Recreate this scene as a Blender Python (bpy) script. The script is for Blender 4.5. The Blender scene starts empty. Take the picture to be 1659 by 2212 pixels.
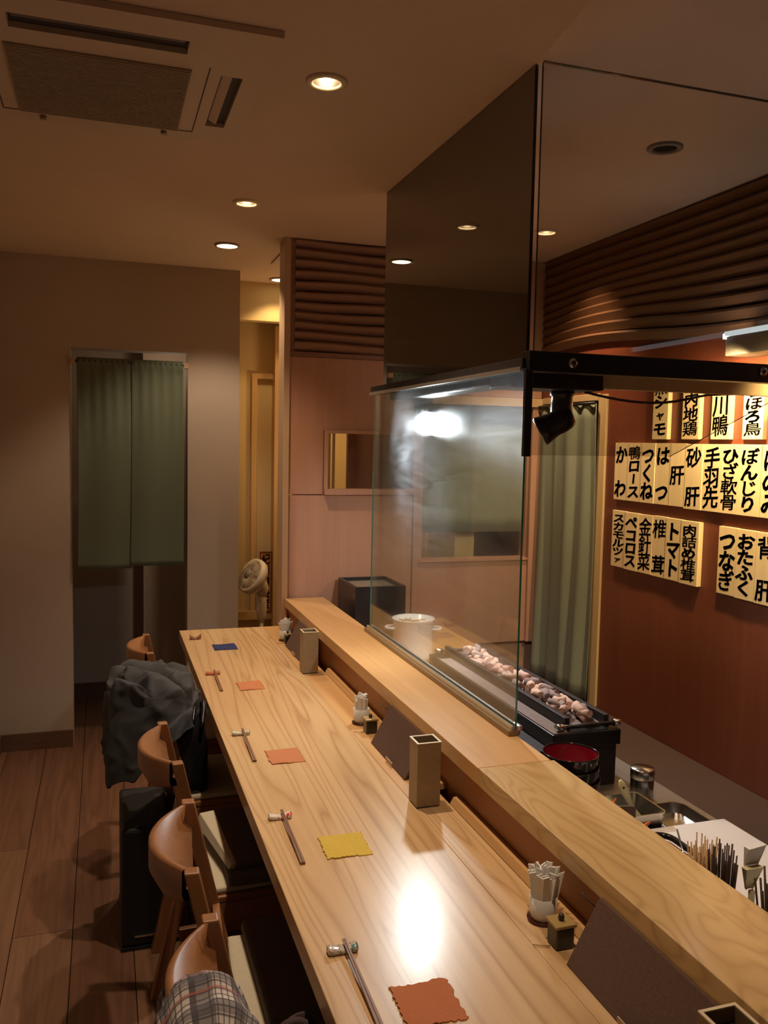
import bpy, bmesh, math, random
from mathutils import Vector, Matrix, noise
random.seed(7)
S = bpy.context.scene
COL = S.collection
PI = math.pi

# ------------------------------------------------------------------ camera
F_PX = 1850.0
cam = bpy.data.cameras.new('camera')
cam.sensor_fit = 'VERTICAL'; cam.sensor_height = 36.0
cam.lens = 36.0 * F_PX / 2212.0
cam.clip_start = 0.02; cam.clip_end = 60
camo = bpy.data.objects.new('camera', cam); COL.objects.link(camo)
# image right / down / forward expressed in world axes (from the photo's vanishing points)
XR = Vector((0.95021601, -0.31096571, 0.0197451))
YD = Vector((-0.00575636, -0.08087668, -0.99670749))
ZF = Vector((0.31153877, 0.94697376, -0.07864034))
R = Matrix((XR, -YD, -ZF)).transposed()
camo.matrix_world = Matrix.Translation((0, 0, 1.534)) @ R.to_4x4()
S.camera = camo

# ------------------------------------------------------------------ world + exposure
w = bpy.data.worlds.new('world'); S.world = w; w.use_nodes = True
w.node_tree.nodes['Background'].inputs[0].default_value = (1.0, 0.72, 0.45, 1)
w.node_tree.nodes['Background'].inputs[1].default_value = 0.004
S.view_settings.view_transform = 'Standard'
try: S.view_settings.look = 'None'
except Exception: pass
S.view_settings.gamma = 1.0
S.view_settings.use_curve_mapping = False
S.view_settings.exposure = 0.0

WARM = (1.0, 0.75, 0.52)
YELL = (1.0, 0.68, 0.33)
WHITE = (0.95, 0.97, 1.0)

def lamp(kind, name, loc, energy, color, target=None, size=0.03, angle=100, blend=0.6, parent=None):
    l = bpy.data.lights.new(name, kind); l.energy = energy; l.color = color
    if kind == 'SPOT':
        l.spot_size = math.radians(angle); l.spot_blend = blend; l.shadow_soft_size = size
    elif kind == 'AREA':
        l.shape = 'DISK'; l.size = size
    else:
        l.shadow_soft_size = size
    o = bpy.data.objects.new(name, l); COL.objects.link(o)
    p = Vector(loc)
    d = (Vector(target) - p) if target else Vector((0, 0, -1))
    o.rotation_euler = d.to_track_quat('-Z', 'Y').to_euler()
    if parent:
        o.parent = parent; o.location = p - parent.location
    else:
        o.location = p
    return o

# ------------------------------------------------------------------ materials
MATS = {}
def nmat(name):
    m = bpy.data.materials.new(name); m.use_nodes = True
    nt = m.node_tree; b = nt.nodes['Principled BSDF']
    MATS[name] = m
    return m, nt, b
def N(nt, t, **k):
    n = nt.nodes.new(t)
    for a, v in k.items(): setattr(n, a, v)
    return n
def rgba(c): return (c[0], c[1], c[2], 1)
def mix(nt, fac, a, b, mode='MIX'):
    n = N(nt, 'ShaderNodeMix', data_type='RGBA', blend_type=mode)
    for idx, v in ((0, fac), (6, a), (7, b)):
        if isinstance(v, (int, float)): n.inputs[idx].default_value = v
        elif isinstance(v, tuple): n.inputs[idx].default_value = rgba(v)
        else: nt.links.new(v, n.inputs[idx])
    return n.outputs[2]
def math_(nt, op, a, b=None):
    n = N(nt, 'ShaderNodeMath', operation=op)
    for i, v in enumerate((a, b)):
        if v is None: continue
        if isinstance(v, (int, float)): n.inputs[i].default_value = v
        else: nt.links.new(v, n.inputs[i])
    return n.outputs[0]
def coords(nt, scale, loc=(0, 0, 0), rot=(0, 0, 0), out='Object'):
    tc = N(nt, 'ShaderNodeTexCoord'); mp = N(nt, 'ShaderNodeMapping')
    mp.inputs['Scale'].default_value = scale; mp.inputs['Location'].default_value = loc
    mp.inputs['Rotation'].default_value = rot
    nt.links.new(tc.outputs[out], mp.inputs[0]); return mp.outputs[0]
def noise_(nt, vec, scale, detail=3, rough=.5, dist=0):
    n = N(nt, 'ShaderNodeTexNoise'); n.inputs['Scale'].default_value = scale
    n.inputs['Detail'].default_value = detail; n.inputs['Roughness'].default_value = rough
    n.inputs['Distortion'].default_value = dist
    nt.links.new(vec, n.inputs['Vector']); return n.outputs[0]
def bump(nt, b, h, strength=.2, dist=.002):
    n = N(nt, 'ShaderNodeBump'); n.inputs['Strength'].default_value = strength; n.inputs['Distance'].default_value = dist
    nt.links.new(h, n.inputs['Height']); nt.links.new(n.outputs[0], b.inputs['Normal'])

def plain(name, col, rough=.6, metal=0, spec=.5, var=.12, vs=25, bmp=0, coat=0):
    m, nt, b = nmat(name)
    v = coords(nt, (1, 1, 1)); n = noise_(nt, v, vs, 4)
    lo = tuple(c * (1 - var) for c in col); hi = tuple(min(1, c * (1 + var)) for c in col)
    nt.links.new(mix(nt, n, lo, hi), b.inputs['Base Color'])
    b.inputs['Roughness'].default_value = rough; b.inputs['Metallic'].default_value = metal
    b.inputs['Specular IOR Level'].default_value = spec
    b.inputs['Coat Weight'].default_value = coat
    if bmp: bump(nt, b, noise_(nt, v, vs * 8, 3), bmp, .001)
    return m
def emit(name, col, strength):
    m, nt, b = nmat(name)
    b.inputs['Base Color'].default_value = rgba(col)
    b.inputs['Emission Color'].default_value = rgba(col); b.inputs['Emission Strength'].default_value = strength
    return m
def wood(name, light, dark, cross=(2.2, 2.2), along=.35, axis='Y', rings=9, fib=70, rough=.38, ringamt=.55, loc=(0, 0, 0), coat=0, fibamt=.35, tint=None, sharp=1.6, det=2.0):
    m, nt, b = nmat(name)
    i = 'XYZ'.index(axis)
    sc = [cross[0]] * 3; sc[i] = along
    v = coords(nt, tuple(sc), loc)
    big = noise_(nt, v, 1.6, det, .45, .4)
    r = math_(nt, 'MULTIPLY', big, float(rings)); r = math_(nt, 'PINGPONG', r, .5)
    r = math_(nt, 'MULTIPLY', r, 2.0); r = math_(nt, 'POWER', r, sharp)
    fs = [fib] * 3; fs[i] = fib * .025
    f = noise_(nt, coords(nt, tuple(fs), loc), 1.0, 5, .6)
    fs2 = [9] * 3; fs2[i] = .5
    g = noise_(nt, coords(nt, tuple(fs2), loc), 1.0, 2)
    mr = N(nt, 'ShaderNodeMapRange'); mr.inputs[1].default_value = .3; mr.inputs[2].default_value = .7
    nt.links.new(f, mr.inputs[0])
    mid = tuple((a + c) / 2 for a, c in zip(light, dark))
    c1 = mix(nt, math_(nt, 'MULTIPLY', r, ringamt), light, dark)
    c2 = mix(nt, math_(nt, 'MULTIPLY', mr.outputs[0], fibamt), c1, dark)
    mg = N(nt, 'ShaderNodeMapRange'); mg.inputs[1].default_value = .35; mg.inputs[2].default_value = .75; mg.inputs[4].default_value = .55
    nt.links.new(g, mg.inputs[0])
    c3 = mix(nt, mg.outputs[0], c2, tint or mid)
    nt.links.new(c3, b.inputs['Base Color'])
    b.inputs['Roughness'].default_value = rough; b.inputs['Coat Weight'].default_value = coat
    b.inputs['Coat Roughness'].default_value = .16
    bump(nt, b, f, .12, .0006)
    return m

M_counter = wood('counter_wood', (.66, .45, .235), (.37, .20, .08), (3.1, 3.1), .17, rings=26, rough=.30, ringamt=.80, coat=.30, fibamt=.35, tint=(.60, .375, .19), sharp=3.2, det=3.2)
M_shelf = wood('shelf_wood', (.62, .37, .16), (.44, .235, .09), (3, 3), .16, rings=12, rough=.36, ringamt=.35, loc=(3, 1, 0), coat=.1)
M_shelf2 = wood('ash_wood', (.62, .43, .195), (.36, .20, .07), (4.4, 4.4), 1.0, sharp=2.4, rings=18, rough=.32, ringamt=.75, loc=(1.3, 4, 0), coat=.2, fibamt=.3)
M_fascia = wood('fascia_wood', (.40, .17, .06), (.27, .10, .035), (3, 3), .3, rings=6, rough=.45, ringamt=.3)
M_floor = wood('floor_wood', (.20, .098, .056), (.09, .040, .024), (9, 9), .5, rings=8, fib=60, rough=.42, ringamt=.55, tint=(.2, .085, .045))
M_floor2 = wood('floor_wood_pale', (.25, .130, .072), (.115, .054, .031), (9, 9), .5, rings=8, fib=60, rough=.42, ringamt=.5, loc=(4, 2, 1))
M_chair = wood('chair_wood', (.31, .135, .052), (.19, .075, .028), (8, 8), 1.2, axis='Z', rings=5, rough=.4, ringamt=.4)
M_panel = wood('pink_cypress', (.46, .25, .15), (.34, .17, .095), (5, 5), .25, axis='Z', rings=5, rough=.5, ringamt=.3, tint=(.42, .2, .115))
M_slat = wood('slat_wood', (.25, .125, .070), (.165, .072, .038), (20, 20), 1.0, axis='X', rings=5, rough=.5, ringamt=.4)
M_wave = wood('wave_wood', (.17, .075, .03), (.11, .044, .017), (16, 16), .8, axis='Y', rings=5, rough=.36, ringamt=.35)
M_redwall = wood('red_wall_wood', (.185, .046, .018), (.115, .026, .011), (5, 5), .25, axis='Z', rings=5, rough=.42, ringamt=.3, tint=(.14, .033, .013))
M_post = wood('post_wood', (.50, .33, .2), (.36, .22, .12), (10, 10), .4, axis='Z', rings=4, rough=.45, ringamt=.3)
M_trimwood = wood('pale_trim_wood', (.62, .42, .2), (.45, .27, .11), (10, 10), .4, axis='Z', rings=4, rough=.45, ringamt=.3)
M_yelwood = wood('yellow_trim_wood', (.50, .31, .13), (.38, .215, .08), (10, 10), .4, axis='Z', rings=4, rough=.45, ringamt=.3)
M_plate = wood('menu_plate_wood', (.76, .56, .29), (.62, .42, .19), (14, 14), .6, axis='Z', rings=4, rough=.55, ringamt=.35)
M_base = wood('baseboard_wood', (.17, .09, .055), (.10, .05, .03), (12, 12), .5, axis='X', rings=8, rough=.45, ringamt=.5)
M_stick = wood('chopstick_wood', (.27, .13, .06), (.17, .07, .03), (30, 30), 2, rings=3, rough=.45)
M_bamboo = plain('bamboo', (.52, .33, .15), .55, var=.25, vs=60)
M_scorch = plain('scorched_metal', (.085, .052, .038), .4, .5, var=.4, vs=60)
def plaster(name, col):
    m, nt, b = nmat(name)
    v = coords(nt, (1, 1, 1)); n = noise_(nt, v, 3, 3); f = noise_(nt, v, 180, 4, .65)
    c = mix(nt, n, tuple(x * .94 for x in col), tuple(x * 1.05 for x in col))
    nt.links.new(c, b.inputs['Base Color']); b.inputs['Roughness'].default_value = .9
    bump(nt, b, f, .25, .0012); return m
M_wall = plaster('wall_plaster', (.46, .375, .295))
M_ceil = plaster('ceiling_paper', (.60, .46, .36))
M_yelwall = plaster('alcove_plaster', (.56, .42, .21))
M_ac = plain('aircon_plastic', (.54, .42, .33), .5, var=.04)
M_acgrille = plain('aircon_grille', (.34, .26, .18), .7, var=.1, vs=300)
M_acdark = plain('aircon_slot_dark', (.03, .022, .026), .6)
M_acflap = plain('aircon_flap', (.13, .098, .10), .5)
M_black = plain('black_metal', (.018, .015, .014), .35, .3, var=.3)
M_blackplas = plain('black_plastic', (.013, .011, .013), .28, 0, var=.3)
M_iron = plain('sooty_iron', (.045, .036, .034), .5, .6, var=.5, vs=40, bmp=.4)
M_ash = plain('ash_dust', (.20, .142, .122), .9, var=.35, vs=70, bmp=.4)
M_steel = plain('stainless_steel', (.55, .52, .48), .24, 1.0, var=.08, vs=12)
M_alu = plain('aluminium', (.72, .70, .64), .3, .9, var=.05)
M_chrome = plain('chrome', (.85, .82, .78), .08, 1.0, var=.03)
M_bench = plain('bench_steel', (.36, .32, .28), .4, .7, var=.12)
M_brown = plain('brown_laminate', (.058, .030, .021), .55, var=.12, vs=60)
M_kfloor = plain('kitchen_floor_vinyl', (.10, .07, .055), .6, var=.2)
M_white = plain('white_enamel', (.86, .83, .82), .2, var=.03)
M_porc = plain('white_porcelain', (.68, .65, .60), .22, var=.03)
M_paper = plain('white_paper', (.80, .77, .72), .7, var=.06)
M_board = plain('white_board_plastic', (.80, .76, .73), .45, var=.03)
M_fanplas = plain('fan_plastic', (.66, .58, .44), .4, var=.04)
M_fandark = plain('fan_hub_grey', (.25, .22, .18), .5)
M_feltbrown = plain('brown_cloth_cover', (.125, .076, .058), .95, spec=.15, var=.3, vs=220, bmp=.5)
M_fold = plain('brown_apron_cloth', (.105, .078, .056), .9, var=.15, vs=200, bmp=.4)
M_cushion = plain('dark_cushion', (.105, .080, .064), .85, var=.2, vs=200, bmp=.4)
M_cream = plain('cream_cushion', (.50, .44, .33), .85, var=.08, vs=80, bmp=.3)
M_coat = plain('charcoal_wool', (.048, .050, .056), .9, var=.15, vs=220, bmp=.5)
M_leather = plain('black_leather', (.009, .009, .012), .22, var=.3, vs=60, bmp=.3)
M_bag = plain('maroon_cloth', (.05, .028, .03), .8, var=.2, vs=150)
M_ceramic = plain('tan_ceramic', (.25, .17, .09), .35, var=.2, vs=90)
M_ceramdark = plain('dark_ceramic', (.035, .03, .026), .28, var=.3)
M_glaze = plain('ochre_glaze', (.36, .25, .095), .3, var=.12)
M_rim = plain('cream_rim', (.66, .56, .38), .35)
M_lacq = plain('black_lacquer', (.012, .010, .011), .15, coat=.5)
M_red = plain('red_lacquer', (.24, .007, .020), .22, coat=.4)
M_darkred = plain('dark_red_lacquer', (.08, .02, .014), .2, coat=.4)
M_ink = plain('black_ink', (.02, .013, .01), .7)
M_orange = plain('orange_plastic', (.75, .17, .03), .35)
M_spoon = plain('ivory_plastic', (.72, .64, .36), .35)
M_green_n = plain('noren_linen', (.125, .150, .098), .9, var=.15, vs=220, bmp=.5)
M_curtain = plain('curtain_linen', (.21, .215, .14), .9, var=.15, vs=220, bmp=.4)
M_char_a = plain('burnt_charcoal_pale', (.66, .42, .33), .9, var=.25, vs=50, bmp=.5)
M_char_b = plain('burnt_charcoal_grey', (.30, .21, .19), .9, var=.4, vs=50, bmp=.5)
M_rattan = plain('dark_fabric_case', (.007, .007, .010), .6)
M_sign = plain('brown_sign_board', (.42, .19, .07), .5)
M_cord = plain('dark_cord', (.03, .018, .014), .6)
M_bluegrey = plain('blue_grey_paint', (.055, .065, .085), .5)
M_grey = plain('grey_panel', (.20, .17, .14), .5)
CLOTH = {k: plain('coaster_' + k, c, .95, var=.15, vs=260, bmp=.8) for k, c in dict(orange=(.55, .20, .085), blue=(.022, .03, .12), yellow=(.66, .46, .07), orange2=(.52, .17, .07)).items()}
M_e_warm = emit('halogen_bulb', (1, .80, .52), 60)
M_e_disc = emit('diffuser_disc', (1, .78, .46), 7)
M_e_cool = emit('led_lens', (.93, .96, 1.0), 260)
M_e_cool2 = emit('led_lens_side', (.93, .96, 1.0), 20)
M_e_strip = emit('strip_diffuser', (.75, .9, 1.0), .75)
M_e_menu = emit('menu_tube', (1, .80, .55), 6)
M_refl = plain('downlight_reflector', (.16, .12, .09), .35, .6)

def rest_mat(name, base, spots):
    m, nt, b = nmat(name)
    v = coords(nt, (1, 1, 1)); n = noise_(nt, v, 60, 1, .4, 1.5)
    r = N(nt, 'ShaderNodeValToRGB'); r.color_ramp.interpolation = 'CONSTANT'
    e = r.color_ramp.elements; e[0].color = rgba(base); e[0].position = 0; e[1].color = rgba(spots[0]); e[1].position = .55
    if len(spots) > 1:
        x = e.new(.40); x.color = rgba(spots[1]); y = e.new(.44); y.color = rgba(base)
    nt.links.new(n, r.inputs[0]); nt.links.new(r.outputs[0], b.inputs['Base Color'])
    b.inputs['Roughness'].default_value = .15; return m
M_rest_red = rest_mat('rest_glaze_red', (.72, .66, .55), [(.55, .03, .03)])
M_rest_green = rest_mat('rest_glaze_green', (.55, .50, .42), [(.11, .22, .19), (.30, .12, .10)])
M_rest_white = rest_mat('rest_glaze_white', (.60, .56, .45), [(.45, .42, .32)])
M_rest_terra = rest_mat('rest_glaze_terracotta', (.45, .12, .06), [(.52, .16, .08)])
M_rest_brown = rest_mat('rest_glaze_brown', (.30, .14, .07), [(.22, .09, .05)])

def glass(name, tint, ior, haze=0.0, rough=.0):
    m = bpy.data.materials.new(name); m.use_nodes = True; nt = m.node_tree; nt.nodes.clear()
    out = N(nt, 'ShaderNodeOutputMaterial')
    tr = N(nt, 'ShaderNodeBsdfTransparent'); tr.inputs[0].default_value = rgba(tint)
    gl = N(nt, 'ShaderNodeBsdfGlossy'); gl.inputs['Roughness'].default_value = rough
    gl.inputs['Color'].default_value = (1, 1, 1, 1)
    fr = N(nt, 'ShaderNodeFresnel'); ge = N(nt, 'ShaderNodeNewGeometry')
    mi_ = N(nt, 'ShaderNodeMapRange'); mi_.inputs[3].default_value = ior; mi_.inputs[4].default_value = 1 / ior
    nt.links.new(ge.outputs['Backfacing'], mi_.inputs[0]); nt.links.new(mi_.outputs[0], fr.inputs['IOR'])   # same reflectance on both faces of the pane
    src = tr.outputs[0]
    if haze:
        rf = N(nt, 'ShaderNodeBsdfRefraction'); rf.inputs['IOR'].default_value = 1.02; rf.inputs['Roughness'].default_value = .6
        rf.inputs['Color'].default_value = (.9, .95, 1, 1)
        ms = N(nt, 'ShaderNodeMixShader')
        v = coords(nt, (1, 1.2, 6)); n = noise_(nt, v, 2.5, 4, .6, .6)
        mr = N(nt, 'ShaderNodeMapRange'); mr.inputs[1].default_value = .3; mr.inputs[2].default_value = .7
        mr.inputs[3].default_value = haze * .5; mr.inputs[4].default_value = haze * 1.5
        nt.links.new(n, mr.inputs[0]); nt.links.new(mr.outputs[0], ms.inputs[0])
        nt.links.new(tr.outputs[0], ms.inputs[1]); nt.links.new(rf.outputs[0], ms.inputs[2])
        tl = N(nt, 'ShaderNodeBsdfTranslucent'); tl.inputs[0].default_value = (.8, .85, .9, 1)   # film of grease scattering light
        m2 = N(nt, 'ShaderNodeMixShader'); mq = N(nt, 'ShaderNodeMapRange'); mq.inputs[1].default_value = .3; mq.inputs[2].default_value = .7
        mq.inputs[3].default_value = haze * .09; mq.inputs[4].default_value = haze * .36
        nt.links.new(noise_(nt, coords(nt, (1, 1.5, 9), (2, 5, 1)), 2.2, 5, .6, 1.2), mq.inputs[0]); 
        sz_ = N(nt, 'ShaderNodeSeparateXYZ'); nt.links.new(coords(nt, (1, 1, 1)), sz_.inputs[0])
        mz = N(nt, 'ShaderNodeMapRange'); mz.inputs[1].default_value = .22; mz.inputs[2].default_value = .62; mz.inputs[3].default_value = .06   # grease sits on the upper part of the pane
        nt.links.new(sz_.outputs[2], mz.inputs[0]); nt.links.new(math_(nt, 'MULTIPLY', mq.outputs[0], mz.outputs[0]), m2.inputs[0])
        nt.links.new(ms.outputs[0], m2.inputs[1]); nt.links.new(tl.outputs[0], m2.inputs[2]); src = m2.outputs[0]
    mx = N(nt, 'ShaderNodeMixShader')
    nt.links.new(fr.outputs[0], mx.inputs[0]); nt.links.new(src, mx.inputs[1]); nt.links.new(gl.outputs[0], mx.inputs[2])
    nt.links.new(mx.outputs[0], out.inputs[0]); return m
M_glass = glass('greasy_glass', (.94, .97, .95), 1.42, .14)
M_glassup = glass('smoked_glass', (.20, .18, .16), 2.7)
M_glassfr = glass('front_glass', (.84, .83, .80), 1.45)
M_glassedge = plain('glass_edge_green', (.03, .17, .12), .15, coat=.5)
M_glassdark = plain('glass_edge_dark', (.025, .022, .018), .2, coat=.5)

# ------------------------------------------------------------------ mesh builder
class MB:
    def __init__(s): s.v = []; s.f = []; s.mi = []; s.uv = None; s.sm = []
    def add(s, vs, fs, mi=0, smooth=False):
        o = len(s.v); s.v += [Vector(v) for v in vs]
        s.f += [tuple(i + o for i in f) for f in fs]; s.mi += [mi] * len(fs); s.sm += [smooth] * len(fs); return s
    def box(s, x0, x1, y0, y1, z0, z1, mi=0):
        return s.hexa([(x0, y0, z0), (x1, y0, z0), (x1, y1, z0), (x0, y1, z0), (x0, y0, z1), (x1, y0, z1), (x1, y1, z1), (x0, y1, z1)], mi)
    def hexa(s, p, mi=0):
        return s.add(p, [(0, 3, 2, 1), (4, 5, 6, 7), (0, 1, 5, 4), (1, 2, 6, 5), (2, 3, 7, 6), (3, 0, 4, 7)], mi)
    def prism(s, poly, d, mi=0):        # poly: 3d points, d: extrusion vector
        n = len(poly); d = Vector(d); a = [Vector(p) for p in poly]
        fs = [tuple(range(n))[::-1], tuple(range(n, 2 * n))] + [(i, (i + 1) % n, n + (i + 1) % n, n + i) for i in range(n)]
        return s.add(a + [p + d for p in a], fs, mi)
    def lathe(s, prof, c=(0, 0, 0), n=24, mi=0, M=None, smooth=True, caps=True):
        vs = []; c = Vector(c); fs = []
        for r, z in prof:
            for k in range(n):
                a = 2 * PI * k / n; p = Vector((r * math.cos(a), r * math.sin(a), z))
                vs.append((M @ p if M else p) + c)
        for j in range(len(prof) - 1):
            for k in range(n):
                k2 = (k + 1) % n; fs.append((j * n + k, j * n + k2, (j + 1) * n + k2, (j + 1) * n + k))
        s.add(vs, fs, mi, smooth)
        if caps:
            o = len(s.v) - len(vs)
            s.f += [tuple(o + k for k in range(n))[::-1], tuple(o + (len(prof) - 1) * n + k for k in range(n))]
            s.mi += [mi, mi]; s.sm += [False, False]
        return s
    def cyl(s, c, r, z0, z1, n=20, mi=0, M=None): return s.lathe([(r, z0), (r, z1)], c, n, mi, M)
    def tube(s, pts, r, n=8, mi=0, closed=False):
        pts = [Vector(p) for p in pts]; rs = r if isinstance(r, (list, tuple)) else [r] * len(pts); vs = []; fs = []
        up = Vector((0, 0, 1)); L = len(pts); prev = None
        for i, p in enumerate(pts):
            if closed: t = pts[(i + 1) % L] - pts[i - 1]
            else: t = pts[min(i + 1, L - 1)] - pts[max(i - 1, 0)]
            t.normalize(); a = prev if prev is not None else (up if abs(t.z) < .9 else Vector((1, 0, 0)))
            a = a - t * a.dot(t); a.normalize(); prev = a; b = t.cross(a)
            for k in range(n):
                q = 2 * PI * k / n; vs.append(p + (a * math.cos(q) + b * math.sin(q)) * rs[i])
        for i in range(L if closed else L - 1):
            for k in range(n):
                j = (i + 1) % L; k2 = (k + 1) % n; fs.append((i * n + k, i * n + k2, j * n + k2, j * n + k))
        s.add(vs, fs, mi, True)
        if not closed:
            o = len(s.v) - len(vs)
            s.f += [tuple(o + k for k in range(n))[::-1], tuple(o + (L - 1) * n + k for k in range(n))]; s.mi += [mi, mi]; s.sm += [False, False]
        return s
    def grid(s, fn, nu, nv, mi=0, smooth=True, uvs=False):
        vs = []; fs = []; uv = []
        for j in range(nv + 1):
            for i in range(nu + 1):
                vs.append(fn(i / nu, j / nv)); uv.append((i / nu, j / nv))
        for j in range(nv):
            for i in range(nu):
                a = j * (nu + 1) + i; fs.append((a, a + 1, a + nu + 2, a + nu + 1))
        if uvs: s.uv = uv
        return s.add(vs, fs, mi, smooth)
    def plate(s, xs, ys, z0, z1, holes, mi=0):   # slab with rectangular holes; holes are cells of the xs/ys grid
        nx, ny = len(xs), len(ys); solid = lambda i, j: 0 <= i < nx - 1 and 0 <= j < ny - 1 and (i, j) not in holes
        for i in range(nx - 1):
            for j in range(ny - 1):
                if not solid(i, j): continue
                x0, x1, y0, y1 = xs[i], xs[i + 1], ys[j], ys[j + 1]
                s.add([(x0, y0, z0), (x0, y1, z0), (x1, y1, z0), (x1, y0, z0)], [(0, 1, 2, 3)], mi)
                s.add([(x0, y0, z1), (x1, y0, z1), (x1, y1, z1), (x0, y1, z1)], [(0, 1, 2, 3)], mi)
                if not solid(i - 1, j): s.add([(x0, y0, z0), (x0, y0, z1), (x0, y1, z1), (x0, y1, z0)], [(0, 1, 2, 3)], mi)
                if not solid(i + 1, j): s.add([(x1, y0, z0), (x1, y1, z0), (x1, y1, z1), (x1, y0, z1)], [(0, 1, 2, 3)], mi)
                if not solid(i, j - 1): s.add([(x0, y0, z0), (x1, y0, z0), (x1, y0, z1), (x0, y0, z1)], [(0, 1, 2, 3)], mi)
                if not solid(i, j + 1): s.add([(x0, y1, z0), (x0, y1, z1), (x1, y1, z1), (x1, y1, z0)], [(0, 1, 2, 3)], mi)
        return s

def mesh_from(mb, name, origin, mats):
    me = bpy.data.meshes.new(name)
    me.from_pydata([tuple(v - origin) for v in mb.v], [], mb.f)
    for m in mats: me.materials.append(m)
    for p, i, sm in zip(me.polygons, mb.mi, mb.sm): p.material_index = i; p.use_smooth = sm
    if mb.uv:
        ul = me.uv_layers.new(name='UVMap')
        for l in me.loops: ul.data[l.index].uv = mb.uv[l.vertex_index]
    me.update(); return me
def mk(name, mb, mats, parent=None, label=None, cat=None, group=None, kind=None, bevel=0, solid=0, sub=0, local=False):
    if not isinstance(mats, (list, tuple)): mats = [mats]
    if parent is not None:
        org = Vector((0, 0, 0)) if local else world_loc(parent)
    else:
        xs = [v.x for v in mb.v]; ys = [v.y for v in mb.v]; zs = [v.z for v in mb.v]
        org = Vector(((min(xs) + max(xs)) / 2, (min(ys) + max(ys)) / 2, min(zs)))
    o = bpy.data.objects.new(name, mesh_from(mb, name, org, mats)); COL.objects.link(o)
    if parent is not None: o.parent = parent
    else: o.location = org
    tag(o, label, cat, group, kind)
    if solid:
        m = o.modifiers.new('Solidify', 'SOLIDIFY'); m.thickness = solid; m.offset = 0
    if bevel:
        m = o.modifiers.new('Bevel', 'BEVEL'); m.width = bevel; m.segments = 2; m.limit_method = 'ANGLE'
    if sub:
        m = o.modifiers.new('Subdivision', 'SUBSURF'); m.levels = sub; m.render_levels = sub
    return o
def world_loc(o):
    p = Vector((0, 0, 0))
    while o: p += o.location; o = o.parent
    return p
def tag(o, label=None, cat=None, group=None, kind=None):
    for k, v in (('label', label), ('category', cat), ('group', group), ('kind', kind)):
        if v: o[k] = v
    return o
def thing(name, label, cat, loc, group=None, rz=0):
    o = bpy.data.objects.new(name, None); COL.objects.link(o); o.location = loc; o.rotation_euler.z = rz
    o.empty_display_size = .05
    return tag(o, label, cat, group)
def struct(name, mb, mats, parent=None, **k):
    return mk(name, mb, mats, parent, kind=None if parent else 'structure', **k)
def dup(root, loc, label=None, group=None, rz=None):
    r = root.copy(); COL.objects.link(r); r.location = loc
    if rz is not None: r.rotation_euler.z = rz
    if label: r['label'] = label
    if group: r['group'] = group
    for ch in list(root.children):
        c = ch.copy(); COL.objects.link(c); c.parent = r
        for g in list(ch.children):
            d = g.copy(); COL.objects.link(d); d.parent = c
    return r

# ================================================================== ROOM
# floor: dark sub-floor with separate planks
fl = struct('floor', MB().box(-.6, 2.2, -1.6, 5.6, -.06, -.012), M_kfloor)
xs = [-.5, -.45, -.274, -.098, .080, .258, .436, .614, .79]
for i in range(len(xs) - 1):
    y = -1.5 - (i * .61 % 1.8)
    while y < 5.5:
        y0, y1 = max(y, -1.5), min(y + 1.82, 5.5)
        if y1 - y0 > .05:
            mk('plank', MB().box(xs[i] + .001, xs[i + 1] - .001, y0 + .001, y1 - .001, -.011, 0), random.choice([M_floor, M_floor, M_floor2]), fl, bevel=.0015)
        y += 1.82
struct('floor_kitchen', MB().box(.93, 2.2, -.3, 3.66, -.011, .001), M_kfloor)

# ceiling with recesses for the cans
LC = [(.515, 2.072), (.501, 3.189), (.51, .955), (1.699, 3.148), (1.538, 2.161)]
hh = .034
cx = sorted({-.6, 2.2} | {round(x + s * hh, 4) for x, y in LC for s in (-1, 1)})
cy = sorted({-1.6, 4.72} | {round(y + s * hh, 4) for x, y in LC for s in (-1, 1)})
holes = set()
for x, y in LC:
    holes |= {(i, j) for i in range(len(cx) - 1) for j in range(len(cy) - 1) if abs((cx[i] + cx[i + 1]) / 2 - x) < hh and abs((cy[j] + cy[j + 1]) / 2 - y) < hh}
struct('ceiling', MB().plate(cx, cy, 2.40, 2.52, holes), M_ceil)

# far wall with doorway
mb = MB(); mb.box(-.6, -.147, 4.45, 4.57, 0, 2.4); mb.box(.409, .669, 4.45, 4.57, 0, 2.4); mb.box(-.147, .409, 4.45, 4.57, 1.972, 2.4)
mb.box(.569, .669, 4.57, 4.95, 0, 2.4)
struct('wall_far', mb, M_wall)
mb = MB(); mb.box(-.49, -.149, 4.436, 4.449, 0, .085); struct('baseboard_far', mb, M_base)
mb = MB(); mb.box(-.49, -.478, -1.4, 4.435, 0, .085); struct('baseboard_left', mb, M_base)
struct('wall_left', MB().box(-.60, -.49, -1.6, 5.6, 0, 2.4), M_wall)
struct('wall_near', MB().box(-.49, 2.2, -1.6, -1.5, 0, 2.4), M_wall)
# room behind the doorway
mb = MB(); mb.box(-.49, .22, 5.30, 5.4, 0, 2.4); mb.box(.22, .54, 5.10, 5.2, 0, 2.4); mb.box(.22, .26, 5.2, 5.4, 0, 2.4); mb.box(-.49, .54, 4.6, 5.4, 2.2, 2.3)
struct('wall_back_room', mb, M_wall)
mb = MB(); mb.box(-.49, .218, 5.286, 5.299, 0, .085); mb.box(.222, .538, 5.086, 5.099, 0, .085)
struct('baseboard_back_room', mb, M_base)
lamp('POINT', 'back_room_lamp', (.36, 4.80, 1.9), 1.3, WARM, size=.05)
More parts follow.
